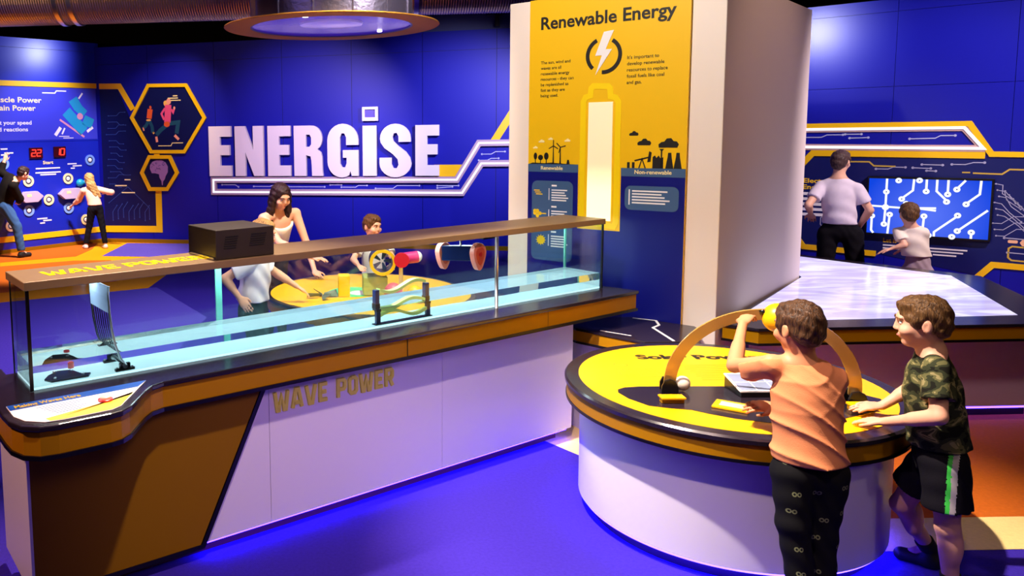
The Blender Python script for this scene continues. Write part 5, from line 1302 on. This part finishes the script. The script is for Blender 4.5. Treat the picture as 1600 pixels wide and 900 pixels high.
def face_parts(root, c, axes, s, hairm, lipm, iris='#3a2a20', lids=True):
    r, d, u = axes; c = np.array(c, float)
    P = lambda x, y, z: c + (r * x + d * y + u * z) * s
    for q in (-1, 1):
        b = MB(); b.ball((0, 0, 0), 0.0108 * s, 16, 10); o = b.build('eye', M['eye_white'], root, smooth=True); o.location = P(0.030 * q, 0.0745, 0.006)
        b = MB(); b.ball(tuple(np.array(d) * 0.0068 * s), 0.0056 * s, 12, 8); b.build('iris', M['iris'], o, smooth=True)
        b = MB(); b.tube([P(0.017 * q, 0.0945, 0.024), P(0.032 * q, 0.0925, 0.029), P(0.047 * q, 0.080, 0.024)], [0.003 * s, 0.0036 * s, 0.0022 * s], 8); b.build('eyebrow', hairm, root, smooth=True)
    b = MB(); b.tube([P(-0.020, 0.083, -0.0565), P(-0.008, 0.0915, -0.0545), P(0, 0.0918, -0.0555), P(0.008, 0.0915, -0.0545), P(0.020, 0.083, -0.0565)], [0.0018 * s, 0.0038 * s, 0.0040 * s, 0.0038 * s, 0.0018 * s], 8); b.build('lips', lipm, root, smooth=True)


def rnd(a, X, Y, Z):
    return np.sin(X * a[0] + a[1]) * np.sin(Y * a[2] + a[3]) * np.sin(Z * a[4] + a[5])


M['eye_white'] = mat('eye_white', '#e8e2de', 0.25); M['iris'] = mat('iris_brown', '#2a1c14', 0.2)
M['lip'] = mat('lip_rose', '#c06a5c', 0.45)


def hair_mat(name, a, b):
    m = bpy.data.materials.new(name); m.use_nodes = True; nt = m.node_tree; p = nt.nodes['Principled BSDF']
    tc = nt.nodes.new('ShaderNodeTexCoord'); mp_ = nt.nodes.new('ShaderNodeMapping'); mp_.inputs['Scale'].default_value = (95, 95, 16)
    n = nt.nodes.new('ShaderNodeTexNoise'); n.inputs['Scale'].default_value = 1.6; n.inputs['Detail'].default_value = 4; n.inputs['Distortion'].default_value = 0.8
    cr = nt.nodes.new('ShaderNodeValToRGB'); cr.color_ramp.elements[0].position = 0.35; cr.color_ramp.elements[0].color = lin(a); cr.color_ramp.elements[1].position = 0.68; cr.color_ramp.elements[1].color = lin(b)
    bp_ = nt.nodes.new('ShaderNodeBump'); bp_.inputs['Strength'].default_value = 0.9; bp_.inputs['Distance'].default_value = 0.006
    nt.links.new(tc.outputs['Object'], mp_.inputs[0]); nt.links.new(mp_.outputs[0], n.inputs['Vector']); nt.links.new(n.outputs['Fac'], cr.inputs[0]); nt.links.new(cr.outputs[0], p.inputs['Base Color'])
    nt.links.new(n.outputs['Fac'], bp_.inputs['Height']); nt.links.new(bp_.outputs[0], p.inputs['Normal']); p.inputs['Roughness'].default_value = 0.5; p.inputs['Specular IOR Level'].default_value = 0.35
    return m


def cloth(name, col, bump_=0.35): return mat(name, col, 0.85, spec=0.15, bump=(240, bump_ * 0.35), noise=(22, 0.08))


def camo():
    m = bpy.data.materials.new('camouflage_cotton'); m.use_nodes = True; nt = m.node_tree; p = nt.nodes['Principled BSDF']; p.inputs['Roughness'].default_value = 0.85
    p.inputs['Specular IOR Level'].default_value = 0.15
    tc = nt.nodes.new('ShaderNodeTexCoord'); mp_ = nt.nodes.new('ShaderNodeMapping'); mp_.inputs['Scale'].default_value = (1, 1, 1.7)
    n = nt.nodes.new('ShaderNodeTexNoise'); n.inputs['Scale'].default_value = 13; n.inputs['Detail'].default_value = 2.5; n.inputs['Distortion'].default_value = 0.6
    cr = nt.nodes.new('ShaderNodeValToRGB'); cr.color_ramp.interpolation = 'CONSTANT'
    e = cr.color_ramp.elements; e[0].position = 0.0; e[0].color = lin('#14140e'); e[1].position = 0.42; e[1].color = lin('#2e3220')
    for pos, c in ((0.52, '#5c5a38'), (0.60, '#8a8058'), (0.66, '#3a3c26')): q = e.new(pos); q.color = lin(c)
    nt.links.new(tc.outputs['Object'], mp_.inputs[0]); nt.links.new(mp_.outputs[0], n.inputs['Vector']); nt.links.new(n.outputs['Fac'], cr.inputs[0]); nt.links.new(cr.outputs[0], p.inputs['Base Color'])
    return m


def printed_trousers():
    m = bpy.data.materials.new('black_printed_jersey'); m.use_nodes = True; nt = m.node_tree; p = nt.nodes['Principled BSDF']; p.inputs['Roughness'].default_value = 0.85; p.inputs['Specular IOR Level'].default_value = 0.15
    tc = nt.nodes.new('ShaderNodeTexCoord'); sx_ = nt.nodes.new('ShaderNodeSeparateXYZ'); cx_ = nt.nodes.new('ShaderNodeCombineXYZ'); nt.links.new(tc.outputs['Object'], sx_.inputs[0]); nt.links.new(sx_.outputs['X'], cx_.inputs['X']); nt.links.new(sx_.outputs['Z'], cx_.inputs['Y'])
    mp_ = nt.nodes.new('ShaderNodeMapping'); mp_.inputs['Scale'].default_value = (10.5, 9.0, 1)
    v = nt.nodes.new('ShaderNodeTexVoronoi'); v.voronoi_dimensions = '2D'; v.inputs['Scale'].default_value = 1.0; v.inputs['Randomness'].default_value = 0.45
    v2 = nt.nodes.new('ShaderNodeTexVoronoi'); v2.voronoi_dimensions = '2D'; v2.inputs['Scale'].default_value = 1.0; v2.inputs['Randomness'].default_value = 0.45
    of = nt.nodes.new('ShaderNodeVectorMath'); of.operation = 'ADD'; of.inputs[1].default_value = (0.17, 0, 0.02); nt.links.new(mp_.outputs[0], of.inputs[0]); nt.links.new(of.outputs[0], v2.inputs['Vector'])
    mn = nt.nodes.new('ShaderNodeMath'); mn.operation = 'MINIMUM'; nt.links.new(v.outputs['Distance'], mn.inputs[0]); nt.links.new(v2.outputs['Distance'], mn.inputs[1])
    r1 = nt.nodes.new('ShaderNodeMath'); r1.operation = 'COMPARE'; r1.inputs[1].default_value = 0.062; r1.inputs[2].default_value = 0.022
    mx = nt.nodes.new('ShaderNodeMix'); mx.data_type = 'RGBA'; mx.inputs['A'].default_value = lin('#0a0a0e'); mx.inputs['B'].default_value = lin('#6c7050')
    nt.links.new(cx_.outputs[0], mp_.inputs[0]); nt.links.new(mp_.outputs[0], v.inputs['Vector']); nt.links.new(mn.outputs[0], r1.inputs[0]); nt.links.new(r1.outputs[0], mx.inputs['Factor']); nt.links.new(mx.outputs['Result'], p.inputs['Base Color'])
    return m


def person(label, root, J, S, h, skin, hairm, shirtm, botm, shoem, hem, fwd, hfwd, htilt=0.0, hroll=0.0, hs=1.0, sleeve=0.55, bot_end=None,
           kt=1.0, hands=None, fold=None, hair='short', hair_fn=None, face=True, bot_face=None, hem_n=(0, 0, -1), flare=0.0, chest=1.0, socks=None, group=None, waistcut=None, neckdrop=0.0):
    """J: joints in world space (shoulder, elbow, wrist, hip, knee, ankle with L/R), S: size of the figure (1 = adult of 1.75 m)"""
    o = thing('person', label, 'person', root, 0, group)
    rt = np.array(root, float); J = {k: np.array(v, float) - rt for k, v in J.items()}
    ax_h = head_axes(hfwd, htilt, hroll)
    f2 = nrm((fwd[0], fwd[1], 0)); r2 = np.array([f2[1], -f2[0], 0]); upv = np.array([0, 0, 1.0])
    k = kt * S
    # -------- skin
    b = Field(h)
    add_head(b, J['head'], ax_h, hs)
    nb = J['head'] + ax_h[2] * -0.055 * hs + ax_h[1] * -0.018 * hs
    b.cap(nb, J['neck'], 0.048 * hs, 0.056 * k / kt, 0.025)
    spine = nrm(J['chest'] - J['pelvis']); Rt = np.array([r2, np.cross(spine, r2), spine])
    b.ell(J['chest'], np.array((0.150 * chest, 0.098, 0.19)) * k, Rt, 0.03); b.ell(J['pelvis'], np.array((0.150, 0.105, 0.12)) * k, Rt, 0.03)
    b.cap(J['chest'], J['pelvis'], 0.10 * k, 0.10 * k, 0.03)
    for q in 'LR':
        b.cap(J['neck'] - upv * 0.02 * k, J['sh' + q], 0.050 * k, 0.056 * k, 0.04)
        b.chain([J['sh' + q], J['el' + q], J['wr' + q]], [0.054 * k, 0.040 * k, 0.026 * k], 0.012)
        el, wr = J['el' + q], J['wr' + q]; b.cap(el + (wr - el) * 0.12, el + (wr - el) * 0.45, 0.040 * k, 0.036 * k, 0.015)
        b.chain([J['hip' + q], J['kn' + q], J['an' + q]], [0.088 * k, 0.056 * k, 0.037 * k], 0.02)
        kn, an = J['kn' + q], J['an' + q]; back = -f2
        b.ell(kn + (an - kn) * 0.30 + back * 0.018 * k, np.array((0.048, 0.052, 0.11)) * k, None, 0.02)
        tip = an + J.get('toe' + q, f2 * 0.14 * S / 1.0 + rt * 0) * 1.0 if ('toe' + q) in J else an + f2 * 0.13 * S
        tip = np.array([tip[0], tip[1], 0.03 * S + 0.0])
        b.cap(an, tip, 0.034 * k, 0.026 * k, 0.02)
        dr, nr_, sd, cu, th = (hands or {}).get(q, (None, None, 1, 0.3, 0.4))
        fa = nrm(wr - el)
        add_hand(b, wr, fa if dr is None else dr, (np.array([0, 0, -1.0]) if abs(fa[2]) < 0.7 else r2 * (1 if q == 'L' else -1)) if nr_ is None else nr_, sd, 0.185 * S ** 0.9, cu, 0.12, th)
    put('body', b.mesh(), skin, o)
    # -------- top
    b = Field(h); e = 0.014 if S > .5 else 0.012
    b.ell(J['chest'] + upv * 0.01, np.array((0.158 * chest, 0.108, 0.20)) * k + e, Rt, 0.04)
    mid = (J['chest'] + J['pelvis']) / 2
    b.ell(mid, np.array((0.148 + flare * 0.5, 0.108 + flare * 0.4, 0.19)) * k + e, Rt, 0.05); b.ell(J['pelvis'], np.array((0.158 + flare, 0.118 + flare * 0.8, 0.17)) * k + e, Rt, 0.05)
    b.cap(J['chest'], J['pelvis'] - spine * 0.03, 0.10 * k + e, (0.10 + flare * .4) * k + e, 0.04)
    for q in 'LR':
        b.cap(J['neck'] - upv * 0.030 * k, J['sh' + q] - upv * 0.004, 0.050 * k + e * .5, 0.050 * k + e * .6, 0.03)
        s_, el, wr = J['sh' + q], J['el' + q], J['wr' + q]
        if sleeve <= 1.0 and sleeve > 0:
            end = s_ + (el - s_) * sleeve; dn = nrm(el - s_)
            b.cap(s_, end + dn * 0.03, 0.054 * k + e * .7, 0.052 * k + e * 1.2, 0.015, (end, dn)); b.cap(s_ - upv * 0.012 * k, end + dn * 0.03 - upv * 0.020 * k, 0.050 * k + e * .6, 0.054 * k + e * 1.3, 0.015, (end, dn))
        elif sleeve > 1.0:
            b.chain([s_, el], [0.060 * k + e, 0.050 * k + e], 0.02); end = el + (wr - el) * (sleeve - 1.0); dn = nrm(wr - el)
            b.cap(el, end + dn * 0.02, 0.050 * k + e, 0.036 * k + e, 0.02, (end, dn))
    pl = [(np.array([J['pelvis'][0], J['pelvis'][1], hem - rt[2]]), nrm(hem_n))]
    nn = nrm(J['head'] - J['neck']); pl.append((J['neck'] + nn * (0.028 * k - neckdrop), nrm(nn * 0.9 + f2 * 0.25)))
    put('shirt', b.mesh(pl, fold), shirtm, o)
    # -------- trousers or shorts
    b = Field(h); e = 0.013
    b.ell(J['pelvis'] - upv * 0.01, np.array((0.152, 0.112, 0.13)) * k + e * .6, Rt, 0.04); b.ell(J['pelvis'] + spine * 0.08 * S, np.array((0.146, 0.104, 0.16)) * k + e * .5, Rt, 0.03)
    for q in 'LR':
        hp, kn, an = J['hip' + q], J['kn' + q], J['an' + q]
        if bot_end is not None and bot_end < 1.0:
            end = hp + (kn - hp) * bot_end; dn = nrm(kn - hp)
            b.cap(hp, end + dn * 0.04, 0.094 * k + e, 0.082 * k + e * 2.0, 0.03, (end, dn))
        else:
            b.chain([hp, kn], [0.094 * k + e, 0.062 * k + e], 0.03); dn = nrm(an - kn); end = kn + (an - kn) * 0.93
            b.cap(kn, end + dn * 0.02, 0.062 * k + e, 0.048 * k + e, 0.02, (end, dn))
    wc = (hem if waistcut is None else waistcut) + 0.045 * S - rt[2]
    put('shorts' if (bot_end or 2) < 1 else 'trousers', b.mesh([(np.array([0, 0, wc]), np.array([0, 0, 1.0]))], lambda X, Y, Z: 0.0022 * np.sin(Z * 62 + 9 * np.sin(X * 14) + Y * 11)), botm, o, bot_face)
    # -------- shoes
    for q in 'LR':
        an = J['an' + q]; d = nrm(np.array([*(J['toe' + q] if 'toe' + q in J else f2)[:2], 0])) if 'toe' + q not in J else nrm(np.array([*(J['toe' + q] + rt)[:2], 0]))
        b = Field(min(h, 0.008)); z0 = 0.0 - rt[2]
        b.cap((an[0] - d[0] * 0.03 * S, an[1] - d[1] * 0.03 * S, 0.045 * S), (an[0] + d[0] * 0.135 * S, an[1] + d[1] * 0.135 * S, 0.036 * S), 0.047 * S, 0.042 * S, 0.02)
        b.cap(an, (an[0], an[1], 0.04 * S), 0.046 * k, 0.05 * S, 0.02)
        put('shoe', b.mesh([(np.array([0, 0, 0.004]), np.array([0, 0, -1.0])), (an + upv * 0.01, upv)]), shoem, o)
        if socks is not None:
            kn = J['kn' + q]; dn = nrm(kn - an); b = Field(h); b.cap(an - dn * 0.03, an + dn * (0.10 * S), 0.040 * k + 0.006, 0.043 * k + 0.006, 0.01, (an + dn * 0.09 * S, dn)); put('sock', b.mesh(), socks, o)
    # -------- hair
    b = Field(min(h, 0.006)); c = J['head']; r, d, u = ax_h; R = np.array([r, d, u])
    P = lambda x, y, z: c + (r * x + d * y + u * z) * hs
    pl = []
    if hair == 'short':
        b.ell(P(0, -0.014, 0.034), np.array((0.083, 0.101, 0.090)) * hs, R, 0.02); b.ell(P(0, 0.036, 0.082), np.array((0.058, 0.046, 0.024)) * hs, R, 0.03)
        b.ell(P(0, -0.060, -0.020), np.array((0.062, 0.045, 0.055)) * hs, R, 0.03)
        for q in (-1, 1): b.ell(P(0.066 * q, 0.018, 0.020), np.array((0.016, 0.026, 0.040)) * hs, R, 0.015)
        b.ell(P(0, 0.105, -0.015), np.array((0.075, 0.068, 0.070)) * hs, R, 0.012, True)
        for q in (-1, 1): b.ell(P(0.090 * q, -0.005, -0.012), np.array((0.022, 0.028, 0.034)) * hs, R, 0.01, True)
    if hair_fn is not None: hair_fn(b, P, R, hs)
    ph = [random.uniform(0, 6) for _ in range(6)]
    put('hair', b.mesh(pl, lambda X, Y, Z: 0.0026 * np.sin(X * 170 + 3 * np.sin(Z * 40) + ph[0]) * np.sin(Y * 150 + ph[1]) + 0.0020 * np.sin(Z * 120 + X * 60 + ph[2])), hairm, o)
    if face: face_parts(o, c, ax_h, hs, hairm, M['lip'])
    return o


random.seed(11)
SK1 = mat('skin_boy_warm', '#cf8a62', 0.5, spec=0.35, noise=(9, 0.05)); SK2 = mat('skin_boy_fair', '#dfa388', 0.5, spec=0.35, noise=(9, 0.05)); SK3 = mat('skin_fair', '#e8b294', 0.5, spec=0.35)
H_BR = hair_mat('hair_brown', '#24140a', '#5a3a1e'); H_LB = hair_mat('hair_light_brown', '#3a2412', '#7a5630'); H_DK = hair_mat('hair_dark', '#140a0c', '#3c2020'); H_BL = hair_mat('hair_blond', '#8a6230', '#d8b070'); H_GR = hair_mat('hair_short_brown', '#2c1c1c', '#5c4440')


def salmon_folds(X, Y, Z):
    s = X * 0.62 + Z * 1.0 + 0.35 * X * X
    a = 1 - np.abs(np.sin(s * 34 + 1.3 * np.sin(X * 11 + Z * 6)))
    c = 1 - np.abs(np.sin((Z - X * 0.9) * 27 + 1.5 * np.sin(X * 17 + 1)))
    return -0.011 * a * a * np.clip((1.04 - Z) * 5, 0.25, 1) - 0.006 * c * c * np.clip((Z - 0.80) * 5, 0, 1) + 0.004


# boy in the salmon T-shirt holding the arch
person('person in a salmon T-shirt and black patterned trousers gripping the sun arch', (1.95, 3.05, 0),
       dict(head=(1.925, 3.12, 1.192), neck=(1.938, 3.10, 1.058), chest=(1.948, 3.085, 0.915), pelvis=(1.955, 3.06, 0.650),
            shL=(1.832, 3.135, 1.040), elL=(1.806, 3.365, 0.968), wrL=(1.932, 3.545, 1.105), shR=(2.040, 3.065, 1.000), elR=(2.060, 3.20, 0.845), wrR=(1.965, 3.315, 0.800),
            hipL=(1.895, 3.06, 0.615), hipR=(2.015, 3.04, 0.615), knL=(1.885, 3.03, 0.42), knR=(2.010, 3.05, 0.37), anL=(1.925, 2.99, 0.075), anR=(2.010, 3.02, 0.075)),
       0.73, 0.0048, SK1, H_BR, cloth('salmon_cotton', '#dc8a5c'), printed_trousers(), mat('shoe_dark', '#1a1a20', 0.6), 0.672, (0.30, 0.95), (-0.20, 0.98), -0.10, 0, 0.93, 0.58, None, 1.0,
       dict(L=((0.62, 0.62, 0.35), (0.45, 0.25, -0.85), 1, 0.95, 0.9), R=((-0.93, 0.25, -0.02), (0.1, 0.5, -0.9), 1, 0.35, 0.3)), salmon_folds, flare=0.012)

# boy in camouflage
GREEN = mat('stripe_green', '#35c040', 0.7); GREY = mat('stripe_grey', '#a8a0a8', 0.7)
def stripe(C):
    # outer seam of the near leg
    f = nrm((-0.75, 0.66, 0)); l = np.array([-f[1], f[0], 0]); rt = np.array((2.61, 3.22, 0)); hp = np.array((2.565, 3.135, 0)) - rt
    a = (C - hp) @ f; b = (C - hp) @ l
    m = np.zeros(len(C)); zone = (b > 0.03) & (C[:, 2] < 0.70)
    m[zone & (a < -0.008) & (a > -0.022)] = 1; m[zone & (a <= -0.022) & (a > -0.042)] = 2
    return m
person('person in a camouflage T-shirt and black shorts leaning on the yellow table', (2.61, 3.22, 0),
       dict(head=(2.490, 3.215, 1.185), neck=(2.530, 3.205, 1.072), chest=(2.550, 3.215, 0.895), pelvis=(2.585, 3.200, 0.640),
            shL=(2.485, 3.115, 1.014), elL=(2.450, 3.045, 0.845), wrL=(2.385, 3.245, 0.752), shR=(2.620, 3.325, 1.014), elR=(2.645, 3.42, 0.850), wrR=(2.515, 3.445, 0.750),
            hipL=(2.565, 3.135, 0.60), hipR=(2.625, 3.255, 0.60), knL=(2.580, 3.125, 0.345), knR=(2.560, 3.355, 0.335), anL=(2.625, 3.14, 0.075), anR=(2.755, 3.43, 0.085)),
       0.73, 0.0048, SK2, H_LB, camo(), [cloth('black_sports_shorts', '#0e0c14'), GREEN, GREY], mat('shoe_black', '#0c0a0c', 0.6), 0.672, (-0.75, 0.66), (-0.84, 0.54), -0.12, 0, 0.93, 0.62, 0.66, 1.0,
       dict(L=((-0.35, 0.75, -0.18), (0.1, 0.1, -1), 1, 0.25, 0.3), R=((-0.90, 0.10, -0.10), (0, 0.1, -1), -1, 0.20, 0.2)), lambda X, Y, Z: 0.003 * np.sin(Z * 55 + 6 * np.sin(X * 12 + Y * 9)), bot_face=stripe, socks=mat('sock_black', '#0a090c', 0.9), flare=0.01)

# man and small boy at the wall screen
kk = 7.85 / 7.6
def sc(p, k=kk): return (p[0] * k, p[1] * k, 2 - (2 - p[2]) * k)
J = dict(head=(5.010, 7.60, 1.640), neck=(5.000, 7.60, 1.500), chest=(5.01, 7.60, 1.30), pelvis=(5.04, 7.60, 1.00), shL=(4.885, 7.68, 1.405), elL=(4.735, 7.62, 1.235), wrL=(4.87, 7.79, 1.125),
         shR=(5.120, 7.51, 1.392), elR=(5.225, 7.47, 1.190), wrR=(5.225, 7.62, 1.00), hipL=(4.965, 7.66, 0.95), hipR=(5.13, 7.55, 0.95), knL=(4.945, 7.66, 0.52), knR=(5.185, 7.54, 0.52), anL=(4.93, 7.62, 0.14), anR=(5.20, 7.50, 0.14))
J = {a: sc(b) for a, b in J.items()}; J['anL'] = (J['anL'][0], J['anL'][1], 0.085); J['anR'] = (J['anR'][0], J['anR'][1], 0.085)
person('person in a pale grey T-shirt and black trousers facing the wall screen', (5.20, 7.84, 0), J, 1.0, 0.010, SK3, H_GR, cloth('pale_grey_cotton', '#ddd2de'), cloth('black_denim', '#0c0a10'), mat('shoe_brown', '#2a2020', 0.6), 1.018,
       (0.65, 0.76), (0.80, 0.60), 0.0, 0, 0.98, 0.62, None, 0.86, None, lambda X, Y, Z: 0.007 * np.sin(Z * 48 + 4 * np.sin(X * 8 + Y * 6)) * np.clip((1.35 - Z) * 3, 0.3, 1), flare=0.004)
kk2 = 7.3 / 7.1
J = dict(head=(5.320, 7.10, 1.190), neck=(5.352, 7.10, 1.075), chest=(5.375, 7.10, 0.94), pelvis=(5.43, 7.10, 0.72), shL=(5.265, 7.15, 1.03), elL=(5.275, 7.07, 0.915), wrL=(5.190, 7.12, 0.875),
         shR=(5.425, 7.05, 1.03), elR=(5.445, 7.12, 0.92), wrR=(5.40, 7.22, 0.86), hipL=(5.375, 7.13, 0.66), hipR=(5.475, 7.07, 0.66), knL=(5.33, 7.15, 0.38), knR=(5.46, 7.06, 0.37), anL=(5.38, 7.10, 0.10), anR=(5.50, 7.02, 0.10))
J = {a: sc(b, kk2) for a, b in J.items()}; J['anL'] = (J['anL'][0], J['anL'][1], 0.07); J['anR'] = (J['anR'][0], J['anR'][1], 0.07)
person('person in a white T-shirt and grey shorts, the small child before the wall screen', (5.55, 7.28, 0), J, 0.70, 0.008, SK3, H_LB, cloth('cream_cotton', '#efe2d0'), cloth('grey_shorts', '#a8949c'), mat('shoe_grey', '#5a5660', 0.6), 0.775,
       (0.45, 0.89), (0.35, 0.93), 0.0, 0.0, 0.90, 0.62, 0.80, 0.84, None, lambda X, Y, Z: 0.003 * np.sin(Z * 50 + 5 * np.sin(X * 9 + Y * 6)), flare=0.012)

# woman and two children round the yellow table behind the tank
def long_dark(b, P, R, s):
    b.ell(P(0, -0.016, 0.034), np.array((0.088, 0.104, 0.092)) * s, R, 0.02); b.ell(P(0, -0.06, -0.06), np.array((0.085, 0.055, 0.13)) * s, R, 0.03)
    b.ell(P(0, 0.105, -0.020), np.array((0.062, 0.080, 0.088)) * s, R, 0.012, True)
    for q in (-1, 1):
        b.cap(P(0.078 * q, 0.005, 0.02), P(0.092 * q, 0.020, -0.13), 0.028 * s, 0.036 * s, 0.02); b.cap(P(0.092 * q, 0.020, -0.13), P(0.080 * q, 0.045, -0.27), 0.036 * s, 0.022 * s, 0.02)
person('person with long dark hair and a cream sleeveless top leaning over the yellow table', (-0.44, 7.40, 0),
       dict(head=(-0.300, 7.12, 1.435), neck=(-0.335, 7.20, 1.300), chest=(-0.345, 7.25, 1.130), pelvis=(-0.410, 7.42, 0.880), shL=(-0.175, 7.30, 1.265), elL=(-0.080, 7.22, 1.000), wrL=(-0.010, 7.02, 0.775),
            shR=(-0.455, 7.06, 1.245), elR=(-0.315, 6.93, 1.045), wrR=(-0.030, 6.83, 0.930), hipL=(-0.34, 7.46, 0.84), hipR=(-0.48, 7.38, 0.84), knL=(-0.36, 7.42, 0.45), knR=(-0.50, 7.34, 0.45), anL=(-0.38, 7.46, 0.085), anR=(-0.52, 7.38, 0.085)),
       0.94, 0.009, SK3, H_DK, cloth('cream_top', '#f4f0e2'), cloth('dark_grey_trousers', '#3c3844'), mat('shoe_white', '#d8d4d0', 0.6), 0.90, (0.62, -0.78), (0.55, -0.83), -0.42, 0, 0.98, 0.0, None, 0.90,
       dict(L=((0.3, -0.9, -0.25), (0, 0, -1), 1, 0.15, 0.1), R=((0.85, -0.45, -0.1), (0, 0, -1), -1, 0.25, 0.2)), None, 'long', long_dark, neckdrop=0.10)
person('person with blond hair in a loose white T-shirt beside the black box', (-0.46, 5.70, 0),
       dict(head=(-0.372, 5.70, 1.275), neck=(-0.412, 5.70, 1.150), chest=(-0.430, 5.70, 0.99), pelvis=(-0.470, 5.70, 0.74), shL=(-0.445, 5.825, 1.09), elL=(-0.29, 5.92, 0.95), wrL=(-0.145, 5.93, 0.85),
            shR=(-0.465, 5.575, 1.09), elR=(-0.640, 5.56, 0.985), wrR=(-0.540, 5.53, 0.855), hipL=(-0.48, 5.76, 0.68), hipR=(-0.48, 5.64, 0.68), knL=(-0.46, 5.77, 0.39), knR=(-0.47, 5.63, 0.39), anL=(-0.49, 5.77, 0.08), anR=(-0.50, 5.63, 0.08)),
       0.78, 0.008, SK3, H_BL, cloth('white_cotton', '#eeeaf2'), cloth('dark_green_trousers', '#1e3a3a'), mat('shoe_white_child', '#d8d4d0', 0.6), 0.80, (0.88, 0.20), (0.80, -0.55), -0.12, 0, 0.95, 0.62, None, 1.0, None,
       lambda X, Y, Z: 0.005 * np.sin(Z * 40 + 5 * np.sin(X * 9 + Y * 8)), flare=0.02)
person('person with short hair in a white T-shirt standing behind the yellow table', (0.56, 7.46, 0),
       dict(head=(0.535, 7.38, 1.125), neck=(0.545, 7.42, 1.005), chest=(0.548, 7.43, 0.86), pelvis=(0.555, 7.46, 0.63), shL=(0.660, 7.475, 0.955), elL=(0.725, 7.32, 0.815), wrL=(0.690, 7.14, 0.800),
            shR=(0.425, 7.365, 0.955), elR=(0.350, 7.27, 0.830), wrR=(0.390, 7.11, 0.800), hipL=(0.62, 7.49, 0.57), hipR=(0.50, 7.43, 0.57), knL=(0.62, 7.46, 0.33), knR=(0.50, 7.41, 0.33), anL=(0.62, 7.48, 0.07), anR=(0.50, 7.43, 0.07)),
       0.68, 0.008, SK3, H_LB, cloth('white_cotton_boy', '#ece8ea'), cloth('navy_shorts', '#1c2444'), mat('shoe_navy', '#20263c', 0.6), 0.66, (0.45, -0.89), (0.62, -0.78), -0.10, 0, 0.93, 0.62, 0.8, 1.0,
       dict(L=((-0.1, -0.9, -0.2), (0, 0, -1), -1, 0.25, 0.2), R=((0.3, -0.9, -0.2), (0, 0, -1), 1, 0.25, 0.2)), None)

# man and girl at the game wall
person('person in a black jacket and blue jeans stooping at the game wall', (-5.05, 13.25, 0),
       dict(head=(-4.835, 13.30, 1.400), neck=(-4.965, 13.30, 1.300), chest=(-5.08, 13.29, 1.16), pelvis=(-5.20, 13.28, 0.90), shL=(-5.10, 13.46, 1.30), elL=(-5.27, 13.44, 1.42), wrL=(-5.22, 13.50, 1.60),
            shR=(-4.955, 13.12, 1.20), elR=(-4.90, 13.25, 0.98), wrR=(-4.98, 13.42, 0.92), hipL=(-5.24, 13.36, 0.86), hipR=(-5.13, 13.20, 0.86), knL=(-5.32, 13.26, 0.50), knR=(-4.955, 13.20, 0.52), anL=(-5.55, 13.08, 0.09), anR=(-4.89, 13.18, 0.09)),
       1.0, 0.012, SK3, H_DK, cloth('black_jacket', '#14100e'), cloth('blue_jeans', '#3a5f96'), mat('shoe_black_trainer', '#14121a', 0.6), 0.84, (0.62, 0.78), (0.55, 0.83), -0.35, 0.0, 0.98, 1.85, None, 1.05, None, None, face=False, waistcut=0.95)
def long_blond(b, P, R, s):
    b.ell(P(0, -0.016, 0.034), np.array((0.088, 0.104, 0.092)) * s, R, 0.02); b.ell(P(0, -0.075, -0.07), np.array((0.080, 0.055, 0.14)) * s, R, 0.03)
    b.cap(P(0.03, -0.10, -0.10), P(0.14, -0.13, -0.32), 0.060 * s, 0.035 * s, 0.03); b.cap(P(-0.02, -0.10, -0.10), P(0.05, -0.14, -0.30), 0.055 * s, 0.035 * s, 0.03)
    b.ell(P(0, 0.105, -0.020), np.array((0.064, 0.080, 0.088)) * s, R, 0.012, True)
person('person with long fair hair in a pink top and black leggings pressing a wall button', (-3.93, 14.15, 0),
       dict(head=(-4.005, 14.20, 1.235), neck=(-3.985, 14.20, 1.115), chest=(-3.950, 14.18, 0.97), pelvis=(-3.900, 14.15, 0.745), shL=(-4.085, 14.11, 1.040), elL=(-4.200, 14.20, 0.870), wrL=(-4.345, 14.32, 0.770),
            shR=(-3.870, 14.27, 1.050), elR=(-3.600, 14.16, 1.000), wrR=(-3.74, 14.30, 0.975), hipL=(-3.955, 14.12, 0.70), hipR=(-3.845, 14.19, 0.70), knL=(-4.02, 14.15, 0.40), knR=(-3.79, 14.16, 0.40), anL=(-4.085, 14.10, 0.075), anR=(-3.735, 14.10, 0.075)),
       0.75, 0.010, SK3, H_BL, cloth('pale_pink_top', '#f0c4ae'), cloth('black_leggings', '#0c0a14'), mat('shoe_white_trainer', '#e4dcd8', 0.6), 0.775, (-0.55, 0.83), (-0.60, 0.80), 0.0, 0, 0.95, 1.75, None, 0.92, None, None, 'long', long_blond, face=False, waistcut=0.80)
